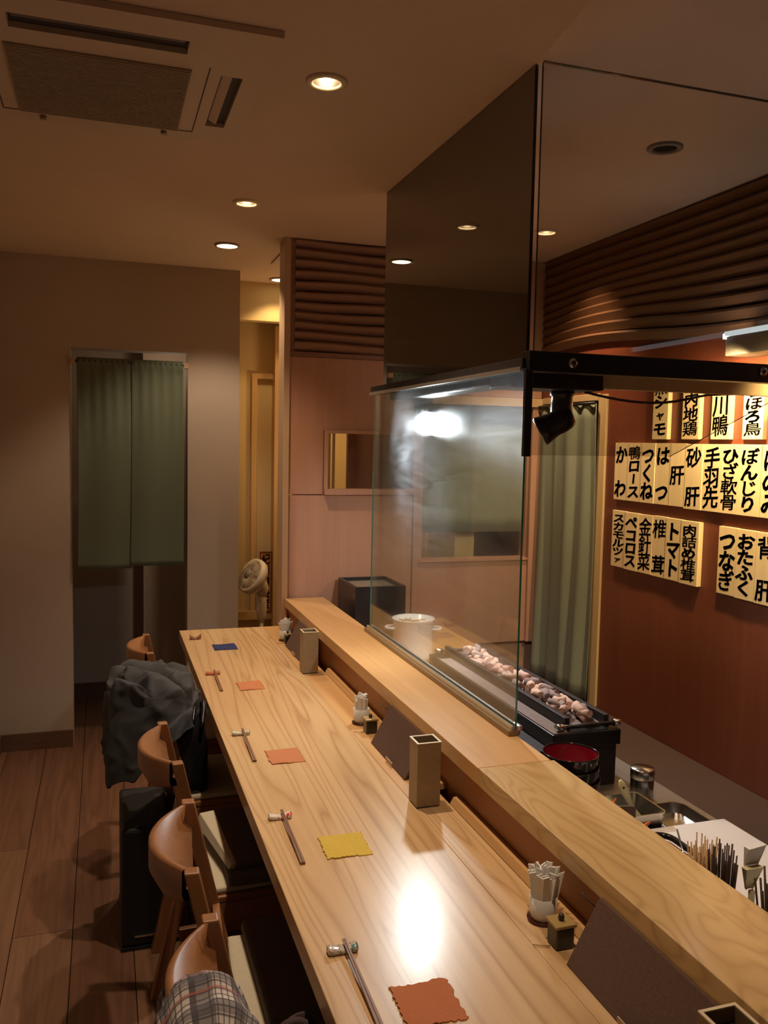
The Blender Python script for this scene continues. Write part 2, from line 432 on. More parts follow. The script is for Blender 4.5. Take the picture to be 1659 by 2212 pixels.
# alcove beyond the counter end
mb = MB(); mb.box(.67, 1.7, 4.95, 5.05, 0, 2.4); mb.box(.67, 1.7, 4.72, 4.80, 2.194, 2.52)
struct('wall_alcove', mb, M_yelwall)
struct('wall_alcove_right', MB().box(1.6, 1.7, 3.77, 4.95, 0, 2.4), M_yelwall)
mb = MB(); mb.box(.812, .932, 4.925, 4.949, 1.895, 1.925); mb.box(.812, .842, 4.925, 4.949, .55, 1.895); mb.box(.671, .932, 4.915, 4.949, .50, .55)
struct('trim_1', mb, M_yelwood)
mb = MB(); mb.box(.932, .975, 4.86, 4.949, 0, 2.19); mb.box(.975, 1.25, 4.90, 4.949, 1.96, 2.03); mb.box(.975, 1.25, 4.93, 4.949, 2.03, 2.19)
struct('trim_2', mb, M_yelwood)

# partition wall at the counter's far end
PW = struct('wall_partition', MB().box(.80, 1.40, 3.69, 3.75, 0, 1.30).box(1.40, 1.985, 3.69, 3.75, 0, 1.0).box(.80, .925, 3.69, 3.75, 1.30, 2.4).box(1.35, 1.40, 3.69, 3.75, 1.30, 2.4).box(1.40, 1.93, 3.69, 3.75, 1.735, 2.4).box(1.93, 1.985, 3.69, 3.75, 1.0, 2.4).box(.925, 1.35, 3.69, 3.75, 1.585, 2.4), M_panel)
mk('corner_post', MB().box(.737, .763, 3.645, 3.76, .0, 2.4), M_post, PW, bevel=.002)
mk('panel', MB().box(.764, 1.343, 3.665, 3.689, .60, 1.305), M_panel, PW, bevel=.0015)
mk('panel', MB().box(.764, .920, 3.665, 3.689, 1.309, 1.905), M_panel, PW, bevel=.0015)
mk('panel', MB().box(.920, 1.343, 3.665, 3.689, 1.592, 1.905), M_panel, PW, bevel=.0015)
mk('edge_strip', MB().box(1.344, 1.372, 3.655, 3.689, .60, 1.905), M_panel, PW, bevel=.0015)
mk('panel', MB().box(1.373, 1.984, 3.665, 3.689, .60, .995), M_panel, PW, bevel=.0015)
mk('panel', MB().box(1.373, 1.984, 3.665, 3.689, 1.765, 2.399), M_panel, PW, bevel=.0015)
mk('sill', MB().box(1.373, 1.93, 3.655, 3.75, .996, 1.006), M_panel, PW)
def hatch_c(u, v):
    return Vector((1.405 + .52 * u, 3.70 + .006 * math.sin(u * 22) + .004 * math.sin(u * 9 + v * 3), 1.73 - v * .60))
hc = thing('hatch_curtain', 'short grey-green curtain in the kitchen hatch behind the glass screen', 'curtain', (1.66, 3.70, 1.13))
mk('fabric', MB().grid(hatch_c, 60, 8), M_curtain, hc, solid=.002)
mk('rod', MB().tube([(1.401, 3.70, 1.727), (1.929, 3.70, 1.727)], .005), M_black, hc)
struct('wall_scullery', MB().box(1.605, 2.3, 4.75, 4.80, 0, 2.4).box(1.61, 2.3, 3.95, 4.75, .86, .90, 1), [M_wall, M_shelf])
tag(mk('steel_cupboard', MB().box(1.95, 2.28, 4.45, 4.74, .901, 1.30), M_bluegrey, bevel=.004), 'blue-grey cupboard seen through the kitchen hatch', 'cupboard')
for i_, (x_, w_) in enumerate(((1.985, .075), (2.085, .12))): tag(mk('paper_notice', MB().box(x_, x_ + w_, 4.446, 4.449, 1.08, 1.22), M_paper), ('narrow white paper notice stuck on the blue-grey cupboard', 'wide white paper notice stuck on the blue-grey cupboard')[i_], 'notice')
tag(mk('wooden_upright', MB().box(1.70, 1.74, 4.60, 4.64, .901, 2.0), M_post, bevel=.002), 'wooden upright standing behind the kitchen hatch', 'post')
lamp('POINT', 'scullery_lamp', (1.75, 4.2, 1.9), .9, WARM, size=.06)
mk('rail', MB().box(.764, 1.372, 3.655, 3.689, 1.906, 1.925), M_slat, PW, bevel=.001)
mk('rail', MB().box(.764, .785, 3.657, 3.689, 1.925, 2.399), M_slat, PW, bevel=.001)
# wavy louvre slats, one object each
def slat_x(k):
    z0 = 1.928 + k * .0431
    def fn(u, v):
        x = .785 + u * .587
        wv = .004 * math.sin(x * 9 + k * .8)
        prof = [(3.688, 0), (3.668, .001), (3.645, .030), (3.650, .038), (3.672, .0405), (3.688, .0425)]
        y, z = prof[int(round(v * 5))]
        return Vector((x, y, z0 + z + (wv if 0 < v < 1 else 0)))
    return MB().grid(fn, 10, 5, smooth=False)
for k in range(11): mk('slat', slat_x(k), M_slat, PW)
# little window
W = struct('window_1', MB().box(.922, 1.35, 3.635, 3.70, 1.309, 1.334).box(.922, .938, 3.65, 3.70, 1.334, 1.578).box(.922, 1.35, 3.65, 3.70, 1.578, 1.592).box(1.336, 1.35, 3.65, 3.70, 1.334, 1.578), M_panel)
mk('pane', MB().box(.938, 1.336, 3.684, 3.688, 1.334, 1.578), M_glassfr, W)
# seen through it: corridor lattice and boards behind
for i, x in enumerate((1.03, 1.053, 1.076)):
    tag(mk('lattice_slat', MB().box(x, x + .010, 4.09, 4.11, 0, 2.1), M_yelwood, group='lattice slats behind the small window', label='thin yellow wooden lattice slat seen through the small window', cat='slat'))
tag(mk('sliding_door', MB().box(1.165, 1.315, 4.14, 4.17, 0, 2.1).box(1.315, 1.57, 4.15, 4.165, 0, 2.1, 1), [M_panel, M_wall]), 'brown and grey sliding door seen through the small window', 'door')

# right wall: wavy slats above, red panel below, opening with curtain
RW = struct('wall_right', MB().box(1.987, 2.2, -.3, 3.137, 0, 1.93).box(2.01, 2.2, -.3, 3.76, 1.93, 2.4).box(1.987, 2.2, 3.137, 3.69, 1.76, 1.93).box(2.12, 2.2, 3.137, 3.69, 0, 1.76), M_redwall)
struct('wall_kitchen_near', MB().box(.95, 2.2, -.4, -.3, 0, 2.4), M_wall)
def slat_y(k):
    z0 = 1.925 + k * .0432
    def fn(u, v):
        y = 3.66 - u * 3.7
        amp = .052 * (1 - k / 11.5) + .004
        wv = amp * math.exp(-((y - 3.25) / .62) ** 2) * .9 + .012 * math.sin(y * 2.1 + k * .55) * (1 - k / 14)
        prof = [(2.01, 0), (1.992, .0), (1.972, .030), (1.978, .039), (1.994, .0415), (2.01, .0425)]
        x, z = prof[int(round(v * 5))]
        s_ = (.25 + .75 * min(1, (k + 1) / 3)) if k < 0 else 1
        zz = z0 + z + wv * s_
        return Vector((x, y, min(zz, 2.4 - .0005 * (5 - v * 5))))
    return MB().grid(fn, 60, 5, smooth=False)
for k in range(11): mk('slat', slat_y(k), M_wave, RW)
struct('trim_3', MB().box(1.977, 1.99, 3.098, 3.16, .441, 1.76), M_trimwood, bevel=.002)
mk('corner_strip', MB().box(1.93, 1.985, 3.645, 3.664, .60, 1.72), M_panel, PW, bevel=.002)
struct('trim_4', MB().box(1.42, 1.985, 3.635, 3.664, 1.722, 1.762), M_trimwood, bevel=.002)
struct('trim_5', MB().box(1.972, 1.99, 3.161, 3.634, 1.735, 1.765), M_trimwood, bevel=.002)
# green curtain in the opening
def curt(u, v):
    y = 3.143 + u * .487; z = 1.722 - v * 1.27
    x = 1.957 + .014 * math.sin(u * 26 + .5 * math.sin(v * 4)) * (.5 + .5 * v) + .008 * math.sin(u * 9 + v * 2)
    return Vector((x, y, z))
c = thing('curtain', 'long grey-green linen curtain in the kitchen opening left of the menu wall', 'curtain', (1.955, 3.4, .45))
mk('fabric', MB().grid(curt, 90, 20), M_curtain, c, solid=.003)
mk('rod', MB().tube([(1.955, 3.150, 1.724), (1.955, 3.634, 1.724)], .006), M_black, c)
# low brown storage bench below the menu wall
tag(mk('storage_bench', MB().box(1.60, 1.985, -.2, 3.60, 0, .42).box(1.58, 1.986, -.2, 3.61, .42, .44), M_brown, bevel=.003), 'low brown laminate bench running along the foot of the red menu wall', 'bench')

# ================================================================== AIR CONDITIONER
ac = thing('ceiling_air_conditioner', 'square ceiling cassette air conditioner with central grille', 'air conditioner', (0, 2.21, 2.3845))
xs_ = [-.37, -.32, -.27, -.24, -.182, .182, .24, .268, .318, .37]; ys_ = [1.86, 1.945, 2.01, 2.095, 2.43, 2.49, 2.56]
hl = {(4, 1)} | {(1, 3), (7, 3)}
mk('panel', MB().plate(xs_, ys_, 2.3845, 2.399, hl), M_ac, ac)
mk('slot_backing', MB().box(-.18, .18, 1.947, 2.008, 2.3965, 2.397), M_acdark, ac)
mk('slot_backing', MB().box(.270, .316, 2.097, 2.428, 2.3965, 2.397), M_acdark, ac)
mk('slot_backing', MB().box(-.316, -.270, 2.097, 2.428, 2.3965, 2.397), M_acdark, ac)
mk('flap', MB().hexa([(-.175, 1.955, 2.3885), (.175, 1.955, 2.3885), (.175, 1.985, 2.3965), (-.175, 1.985, 2.3965), (-.175, 1.955, 2.3905), (.175, 1.955, 2.3905), (.175, 1.985, 2.3985), (-.175, 1.985, 2.3985)]), M_acflap, ac)
mk('flap', MB().hexa([(.272, 2.105, 2.3975), (.295, 2.105, 2.3875), (.295, 2.42, 2.3875), (.272, 2.42, 2.3975), (.272, 2.105, 2.3995), (.295, 2.105, 2.3895), (.295, 2.42, 2.3895), (.272, 2.42, 2.3995)]), M_ac, ac)
g = mk('grille', MB().box(-.20, .20, 2.085, 2.485, 2.3795, 2.3840), M_acgrille, ac)
gm = MB()
for i in range(46): gm.box(-.197, .197, 2.089 + i * .0086, 2.089 + i * .0086 + .004, 2.3770, 2.3794)
mk('grille_bars', gm, M_acgrille, g, kind='stuff')
mk('panel_seam', MB().box(-.24, -.2375, 2.06, 2.49, 2.3830, 2.3844).box(.2375, .24, 2.06, 2.49, 2.3830, 2.3844).box(-.2375, .2375, 2.4875, 2.49, 2.3830, 2.3844), M_acdark, ac)
for x in (-.145, .165): mk('latch', MB().cyl((x, 2.515, 0), .008, 2.3755, 2.3845, 10), M_ceramic, ac)
tag(mk('inspection_hatch', MB().box(.78, 1.05, 3.93, 4.20, 2.392, 2.3995), M_ceil, bevel=.002), 'thin square hatch plate on the ceiling behind the slatted corner post', 'hatch')

# ================================================================== DOWNLIGHTS
def can(x, y, lit, label, power, color=WARM, group='recessed ceiling downlights', tilt=None, angle=92):
    t = thing('downlight', label, 'downlight', (x, y, 2.392), group)
    n = 32
    mk('trim_ring', MB().lathe([(.034, 2.3985), (.034, 2.394), (.040, 2.391), (.050, 2.394), (.050, 2.3995)], (x, y, 0), n, caps=False), M_rim if lit else M_grey, t)
    mk('reflector', MB().lathe([(.0335, 2.399), (.031, 2.43), (.020, 2.47), (.0005, 2.475)], (x, y, 0), n, caps=False), M_refl if lit else M_black, t)
    if lit:
        mk('bulb', MB().lathe([(.0005, 2.406), (.010, 2.409), (.014, 2.418), (.012, 2.430), (.0005, 2.445)], (x, y, 0), 16, caps=False), M_e_warm, t)
        lamp('SPOT', 'downlight_lamp', (x, y, 2.404), power, color, tilt, size=.018, angle=angle, blend=.9, parent=t)
    return t
SG = None
can(*LC[0], True, 'recessed halogen downlight nearest the air conditioner, brightest on the ceiling', 60, group=SG)
can(*LC[1], True, 'recessed halogen downlight midway down the ceiling above the counter', 60, group=SG)
can(*LC[2], True, 'recessed halogen downlight over the near end of the counter', 42, group=SG)
can(*LC[3], True, 'recessed downlight in the kitchen ceiling by the wavy slatted wall', 60, group=SG, tilt=(1.90, 3.27, 1.6), angle=84)
can(*LC[4], False, 'unlit dark downlight in the kitchen ceiling behind the glass', 0, group=SG)
def disc(x, y, label, power, color=WARM):
    t = thing('flush_downlight', label, 'downlight', (x, y, 2.39))
    mk('trim_ring', MB().lathe([(.046, 2.3995), (.046, 2.392), (.054, 2.393), (.056, 2.3995)], (x, y, 0), 32, caps=False), M_ceramic, t)
    mk('diffuser', MB().lathe([(.0455, 2.3990), (.045, 2.394), (.0005, 2.3935)], (x, y, 0), 32, caps=False), M_e_disc, t)
    lamp('SPOT', 'downlight_lamp', (x, y, 2.388), power, color, size=.04, angle=112, blend=.45, parent=t)
disc(.528, 3.898, 'flush glowing round ceiling light in front of the far plaster wall', 40)
disc(.902, 4.589, 'flush round ceiling light half hidden by the corner post', 13, YELL)
lamp('POINT', 'corridor_lamp', (1.35, 4.45, 1.6), 6.5, YELL, size=.08)

# ================================================================== COUNTER
ct = thing('dining_counter', 'long pale wood dining counter with gap strip along its back', 'counter', (.55, 2.0, 0))
mk('front_board', MB().box(.307, .6665, -.6, 3.715, .680, .720), M_counter, ct, bevel=.0015)
mk('back_board', MB().box(.667, .7475, 1.771, 3.715, .680, .7198), M_shelf, ct, bevel=.0012)
mk('back_board', MB().box(.667, .7475, -.6, 1.770, .680, .7198), M_counter, ct, bevel=.0012)
mk('back_batten', MB().prism([(.748, -.6, .72), (.772, -.6, .72), (.772, -.6, .735), (.756, -.6, .735)], (0, 2.35, 0)), M_shelf, ct)
mk('back_batten', MB().prism([(.748, 1.83, .72), (.772, 1.83, .72), (.772, 1.83, .735), (.756, 1.83, .735)], (0, 1.08, 0)), M_shelf, ct)
mk('apron', MB().box(.36, .39, -.5, 3.64, .60, .679).box(.39, .76, 3.60, 3.64, 0, .679), M_base, ct)
sh = thing('raised_shelf_counter', 'raised wooden shelf board above the back of the dining counter', 'counter', (.84, 2.0, 0))
mk('fascia', MB().box(.773, .795, -.6, 3.644, .675, .817), M_fascia, sh)
mk('body', MB().box(.796, .92, -.6, 3.644, 0, .817), M_base, sh)
mk('board', MB().box(.751, .925, 1.612, 3.644, .818, .855), M_shelf, sh, bevel=.0015, label='far shelf board with straight pale grain')
mk('board', MB().box(.751, .931, -.6, 1.610, .818, .8555), M_shelf2, sh, bevel=.0015, label='near shelf board with flame grain')

# kitchen bench
kb = thing('kitchen_bench', 'low steel-topped kitchen work bench behind the raised shelf', 'bench', (1.13, 1.5, 0))
mk('top', MB().box(.933, 1.33, .25, 2.66, .675, .695), M_bench, kb, bevel=.002)
mk('body', MB().box(.933, 1.30, .27, 2.66, 0, .674), M_steel, kb)
wb = thing('wooden_worktop', 'wooden worktop beyond the grill carrying the white pot', 'worktop', (1.2, 3.2, 0))
mk('top', MB().box(.933, 1.50, 2.67, 3.654, .665, .697), M_shelf, wb, bevel=.002)
mk('body', MB().box(.933, 1.46, 2.69, 3.654, 0, .664), M_fascia, wb)

# ================================================================== GLASS SCREEN
def pane(mb_, name, parent, mat, edge=None):
    return mk(name, mb_, [mat, edge or M_glassedge], parent)
def slab_x(x, y0, y1, z0, z1, t=.008):    # thin slab normal to X with green edges
    m = MB()
    a = [(x, y0, z0), (x + t, y0, z0), (x + t, y1, z0), (x, y1, z0), (x, y0, z1), (x + t, y0, z1), (x + t, y1, z1), (x, y1, z1)]
    m.add(a, [(1, 2, 6, 5), (3, 0, 4, 7)], 0); m.add(a, [(0, 3, 2, 1), (4, 5, 6, 7), (0, 1, 5, 4), (2, 3, 7, 6)], 1); return m
gs = thing('glass_screen', 'glass screen with dark metal rail shielding the charcoal grill', 'glass screen', (.93, 2.35, .855))
pane(slab_x(.918, 1.773, 2.93, .868, 1.712, .005), 'side_pane', gs, M_glass)
pane(slab_x(.936, 1.812, 2.882, 1.738, 2.398), 'upper_side_pane', gs, M_glassup, M_glassdark)
def poly_y(poly, y, t, mis=1):
    m = MB(); n = len(poly); a = [(x, y, z) for x, z in poly] + [(x, y + t, z) for x, z in poly]
    m.add(a, [tuple(range(n))[::-1], tuple(range(n, 2 * n))], 0)
    m.add(a, [(i, (i + 1) % n, n + (i + 1) % n, n + i) for i in range(n)], 1); return m
pane(poly_y([(.946, 1.752), (1.969, 1.752), (1.969, 2.398), (.946, 2.398)], 1.790, .008), 'upper_front_pane', gs, M_glassfr, M_glassdark)
M_thin = M_glassfr
mk('hanging_front_pane', poly_y([(.926, 1.516), (1.309, 1.518), (1.66, 1.688), (1.66, 1.706), (.926, 1.706)], 1.764, .006), [M_glassfr, M_iron], gs)
mk('side_rail', MB().box(.908, .934, 1.775, 2.94, 1.713, 1.737), M_iron, gs, bevel=.001)
mk('rail_lip', MB().box(.903, .9075, 1.775, 2.94, 1.707, 1.717), M_alu, gs)
bm_ = mk('front_beam', MB().box(.915, 1.969, 1.752, 1.789, 1.706, 1.752), M_black, gs, bevel=.002)
for x, z in ((1.024, 1.728), (1.561, 1.733)):
    b = mk('bolt', MB().lathe([(.0115, 0), (.0115, .004), (.009, .006), (.0005, .006)], (x, 1.752, z), 20, M=Matrix.Rotation(PI / 2, 4, 'X'), caps=False), M_steel, gs)
    mk('socket', MB().lathe([(.005, .0062), (.005, .0068), (.0005, .0068)], (x, 1.752, z), 8, M=Matrix.Rotation(PI / 2, 4, 'X'), caps=False), M_black, b)
mk('corner_channel', MB().box(.911, .929, 1.760, 1.772, 1.513, 1.712), M_black, gs, bevel=.001)
mk('base_rail', MB().box(.902, .932, 1.772, 2.945, .8557, .868), M_ceramic, gs)
mk('base_track', MB().box(.910, .9165, 1.774, 2.94, .868, .878).box(.9255, .932, 1.774, 2.94, .868, .878), M_alu, gs)
mk('corner_shoe', MB().box(.926, .936, 1.768, 1.80, .868, .880), M_alu, gs, bevel=.002)

# hood rail and spotlights
hr = thing('hood_rail', 'black exhaust duct and tan board hidden just behind the black beam', 'hood', (1.2, 2.05, 1.68))
mk('duct', MB().box(.960, 1.225, 1.93, 2.06, 1.682, 1.735), M_black, hr, bevel=.006)
mk('duct', MB().box(.965, 1.04, 2.07, 2.90, 1.690, 1.735), M_black, hr, bevel=.006)
mk('board', MB().box(1.226, 1.93, 1.965, 1.985, 1.690, 1.738), M_trimwood, hr, bevel=.001)
cb = [(1.20 + .5 * t, 1.99, 1.682 - .022 * math.sin(PI * min(1, t * 1.3)) + .028 * max(0, t - .55)) for t in [i / 14 for i in range(15)]]
mk('cable', MB().tube(cb, .0035, 6), M_cord, hr)
def spotlight(base, pivot, direction, label, lens, boost=1.0):
    t = thing('spotlight', label, 'spotlight', base)
    p = Vector(pivot); d = Vector(direction).normalized(); b = Vector(base); L_ = b.z - p.z
    mk('arm', MB().lathe([(.032, -.0005), (.032, -.010), (.027, -.014), (.0285, -.03), (.0295, -L_ + .012), (.025, -L_ - .006), (.010, -L_ - .014)], base, 24), M_blackplas, t)
    Mr = d.to_track_quat('Z', 'Y').to_matrix().to_4x4()
    h = mk('head', MB().lathe([(.008, -.046), (.024, -.042), (.031, -.028), (.033, -.010), (.032, .010), (.036, .030), (.040, .048), (.038, .050), (.034, .044), (.030, .030)], pivot, 28, M=Mr, caps=False), M_blackplas, t)
    mk('bezel', MB().lathe([(.034, .0452), (.0385, .0505), (.0365, .0525), (.033, .047)], pivot, 28, M=Mr, caps=False), M_steel, h)
    mk('lens', MB().lathe([(.0335, .040), (.02, .042), (.0005, .043)], pivot, 24, M=Mr, caps=False), lens, h)
    return t
s1 = spotlight((1.142, 2.0, 1.681), (1.130, 2.0, 1.600), (-.80, .45, -.52), 'black spotlight head hanging under the beam near the green curtain', M_e_cool2)
lamp('SPOT', 'spotlight_lamp', (1.085, 2.028, 1.566), 30, WHITE, (1.06, 3.0, .82), size=.03, angle=75, blend=.8, parent=s1)
s2 = spotlight((1.045, 2.78, 1.689), (1.072, 2.765, 1.622), (-.32, -.88, -.26), 'blazing white spotlight behind the side glass of the screen', M_e_cool)
lamp('SPOT', 'spotlight_lamp', (1.053, 2.70, 1.604), 34, WHITE, (1.05, 1.9, .95), size=.03, angle=120, blend=.7, parent=s2)

# menu lamp on the right wall
ml = thing('wall_light_box', 'grey wall light box with pale glowing edge above the wooden menu plates', 'light', (1.94, 1.7, 1.84))
mk('housing', MB().box(1.88, 1.9865, .8, 2.28, 1.835, 1.896), M_grey, ml, bevel=.002)
mk('edge_diffuser', MB().box(1.876, 1.962, .8, 2.285, 1.8965, 1.912), M_e_strip, ml, bevel=.002)
mk('end_lamp', MB().box(1.878, 1.898, 2.2855, 2.291, 1.890, 1.905), M_e_cool, ml)
for y, e in ((2.18, 42), (1.80, 26), (1.4, 6)): lamp('SPOT', 'menu_lamp', (1.82, y, 1.815), e, (1.0, .77, .42), (1.98, y + .15, 1.58), size=.02, angle=150, blend=1.0)

# ================================================================== MENU PLATES
def glyph(ch):
    c = bpy.data.curves.new('g', 'FONT'); c.body = ch; c.offset = (.014 if ch in 'ぎざぼじほ' else .026) if ch < '一' else (.003 if ch in '金鴨鶏鳥骨軟椎詰備黒針菜' else .011); c.extrude = 0; c.resolution_u = 2
    o = bpy.data.objects.new('g', c); COL.objects.link(o); bpy.context.view_layer.update()
    m = o.evaluated_get(bpy.context.evaluated_depsgraph_get()).to_mesh()
    vs = [v.co.copy() for v in m.vertices]; fs = [tuple(p.vertices) for p in m.polygons]
    bpy.data.objects.remove(o); bpy.data.curves.remove(c)
    return vs, fs
GC = {}
def lettering(text, top, bot, width, place, parent, mat, fill=1.10):
    n = len(text); cell = (top - bot) / n
    for i, ch in enumerate(text):
        if ch == '\u3000': continue
        if ch not in GC: GC[ch] = glyph(ch)
        vs, fs = GC[ch]
        small = ch in 'ャァ'
        sx = width * (.68 if small else 1.0); sz = min(cell * fill, width * 1.35) * (.68 if small else 1.0)
        if cell > width * 1.5: sz = width * 1.15
        zc = top - cell * (i + .5)
        out = []
        for v in vs:
            gx, gy = v.x - .5, v.y - .38
            if ch == 'ー': gx, gy = -gy * .9, gx * .8
            gy += gx * .10                       # brush-style upward slant
            gx += .02 * math.sin(gy * 7)
            out.append(place(gx * sx, zc + gy * sz))
        mbx = MB(); d = (.016 if ch >= '一' else .012)
        for a_, b_ in ((0, 0), (d, d * .5), (-d, d * .3), (0, -d)):      # layered strokes thicken the brush lettering
            q0 = place(a_ * sx, b_ * sz) - place(0, 0)
            mbx.add([p + q0 for p in out], fs)
        mk('character', mbx, mat, parent)
def menu_plate(y1, w_, zt, zb, text, label, group=None, mt=.013, m2=.013, wide=.082, thick=.014):
    # y1 = far edge (left in view), spans to y1-w_
    t = thing('menu_plate', label, 'menu plate', (1.98, y1 - w_ / 2, zb), group)
    xf = 1.987 - thick
    mk('board', MB().box(xf, 1.9865, y1 - w_ + .0006, y1 - .0006, zb, zt), M_plate, t, bevel=.001)
    yc = y1 - w_ / 2
    lettering(text, zt - mt, zb + m2, wide, lambda gx, z: Vector((xf - .0006, yc - gx, z)), t, M_ink)
row1 = [(2.769, .091, '黒シャモ'), (2.596, .093, '河内地鶏'), (2.441, .093, '　川鴨'), (2.289, .092, 'ほろほろ鳥')]
for y, w_, tx in row1:
    menu_plate(y, w_, 1.573 + .228, 1.573, tx, ('wooden menu plate reading kuro shamo, leftmost of the spaced top row', 'wooden menu plate ending in jidori, second from the left in the top row', 'wooden menu plate ending in kawa and duck characters, third in the top row', 'wooden menu plate ending in the bird character, rightmost of the top row')[row1.index((y, w_, tx))], mt=.012, thick=.018)
row2 = ['か　わ', '鴨ロース', 'つくね', 'は　つ', '　肝　', '砂　肝', '手羽先', 'ひざ軟骨', 'ぼんじり', 'ほのみ']
yb = [3.015, 2.923, 2.833, 2.745, 2.657, 2.569, 2.476, 2.384, 2.297, 2.198, 2.108]
for i, tx in enumerate(row2):
    d = .0 if i < 5 else -.004
    menu_plate(yb[i], yb[i] - yb[i + 1], 1.559 + d * .5, 1.331 + d, tx, 'wooden menu plate reading %s, %s in the long middle row' % (('kawa', 'kamo roosu', 'tsukune', 'hatsu', 'the single liver character', 'sunagimo', 'tebasaki', 'hiza nankotsu', 'bonjiri', 'honomi')[i], ('first', 'second', 'third', 'fourth', 'fifth', 'sixth', 'seventh', 'eighth', 'ninth', 'tenth')[i]), thick=.014 + .0015 * ((i * 7) % 3))
row3 = ['スカモルツァ', 'ペコロス', '金針菜', '椎　茸', 'トマト', '肉詰め椎茸']
yb = [3.016, 2.922, 2.834, 2.744, 2.660, 2.572, 2.473]
for i, tx in enumerate(row3):
    menu_plate(yb[i], yb[i] - yb[i + 1], 1.287 - .001 * (i % 3), 1.060 - .001 * (i % 2), tx, 'wooden menu plate reading %s, %s of the six in the lower left row' % (('sukamorutsa', 'pekorosu', 'kinshinsai', 'shiitake', 'tomato', 'nikuzume shiitake')[i], ('leftmost', 'second', 'third', 'fourth', 'fifth', 'thicker rightmost')[i]), thick=.014 + (.006 if i == 5 else .0015 * ((i * 5) % 3)))
row4 = ['つなぎ', 'おたふく', '背　肝', 'ハラミ']
yb = [2.379, 2.291, 2.204, 2.112, 2.02]
for i, tx in enumerate(row4[:3]):
    menu_plate(yb[i], yb[i] - yb[i + 1], 1.283 - .001 * i, 1.056 - .0015 * i, tx, 'wooden menu plate reading %s in the lower right row' % ('tsunagi', 'otafuku', 'segimo')[i], thick=.014 + .0015 * (i % 2))

# ================================================================== NOREN
nr = thing('noren_curtain', 'dark green split noren curtain hanging in the far doorway', 'curtain', (.13, 4.42, .89))
def noren(x0, x1, zb, ph):
    def fn(u, v):
        x = x0 + (x1 - x0) * u; z = 1.925 - v * (1.925 - zb)
        a = .012 * min(1, v * 3 + .3)
        y = 4.415 + a * .6 * math.sin(u * 6.5 + ph + v) + .004 * math.sin(u * 31 + ph * 2) * max(0, 1 - v * 2.2)
        if v < .05: y = 4.42 - .011 * math.sin(v / .05 * PI) + .003 * math.sin(u * 60)
        x += .010 * math.sin(v * 2.2) * (1 if ph < 1 else .4) - .012 * v * (1 - u)
        return Vector((x, y, z))
    return MB().grid(fn, 40, 40)
mk('left_panel', noren(-.118, .128, .893, .3), M_green_n, nr, solid=.002)
mk('right_panel', noren(.136, .383, .905, 2.1), M_green_n, nr, solid=.002)
mk('rod', MB().tube([(-.144, 4.42, 1.905), (.406, 4.42, 1.905)], .008), M_black, nr)
for x in (-.135, .397): mk('bracket', MB().box(x - .011, x + .011, 4.405, 4.4495, 1.893, 1.918), M_post, nr)

# ================================================================== FAN
fc = Vector((.775, 4.64, .80))
fan = thing('standing_fan', 'white standing electric fan tilted upward behind the counter end', 'fan', (.83, 4.66, 0))
fd = Vector((-.80, -.34, .50)).normalized(); Mf = fd.to_track_quat('Z', 'Y').to_matrix().to_4x4()
mk('base', MB().lathe([(.15, 0), (.15, .012), (.12, .025), (.03, .035), (.025, .05)], (.83, 4.66, .001), 32), M_fanplas, fan)
mk('pole', MB().cyl((.83, 4.66, 0), .011, .05, .56, 16).cyl((.83, 4.66, 0), .018, .47, .50, 16), M_fanplas, fan)
mk('neck', MB().lathe([(.014, .54), (.026, .57), (.030, .62), (.027, .66), (.024, .70)], (.83, 4.66, 0), 20), M_fanplas, fan)
mk('motor', MB().tube([(.83, 4.66, .68), (.835, 4.665, .725), (.82, 4.66, .755), fc - fd * .03], [.026, .036, .040, .036], 16), M_fanplas, fan)
R_ = .098
mk('cage_ring', MB().lathe([(R_ - .012, -.026), (R_, -.022), (R_ + .003, 0), (R_, .018), (R_ - .012, .022), (R_ - .016, .018)], fc, 40, M=Mf, caps=False), M_fanplas, fan)
gb = MB()
for k in range(48):
    a = 2 * PI * k / 48
    pts = [Mf @ Vector((r * math.cos(a), r * math.sin(a), z)) + fc for r, z in ((.026, .034), (.06, .033), (R_ - .008, .022))]
    gb.tube(pts, .0011, 4)
    pts = [Mf @ Vector((r * math.cos(a), r * math.sin(a), z)) + fc for r, z in ((R_ - .002, -.022), (.075, -.046), (.038, -.05))]
    gb.tube(pts, .0014, 4)
mk('cage_wires', gb, M_fanplas, fan, kind='stuff')
mk('front_badge', MB().lathe([(.028, .030), (.028, .038), (.0005, .041)], fc, 24, M=Mf, caps=False), M_fandark, fan)
bl = []
for k in range(5):
    a = 2 * PI * k / 5
    def fb(u, v, a=a):
        r = .022 + .060 * v; q = a + (u - .5) * (.5 + .75 * v)
        return Mf @ Vector((r * math.cos(q), r * math.sin(q), (u - .5) * .026)) + fc
    mk('blade', MB().grid(fb, 6, 5), M_fanplas, fan, solid=.0015)
# charcoal sign behind fan
sg = thing('charcoal_sign', 'narrow vertical wooden sign with dark characters behind the fan', 'sign', (.93, 4.90, .555))
mk('board', MB().box(.868, .925, 4.904, 4.914, .552, .895), M_sign, sg, bevel=.001)
mk('frame', MB().box(.862, .868, 4.90, 4.914, .552, .90).box(.925, .931, 4.90, 4.914, .552, .90).box(.868, .925, 4.90, 4.914, .895, .90), M_redwall, sg)
lettering('紀州備長炭', .888, .56, .05, lambda gx, z: Vector((.8965 + gx, 4.9034, z)), sg, M_ink)

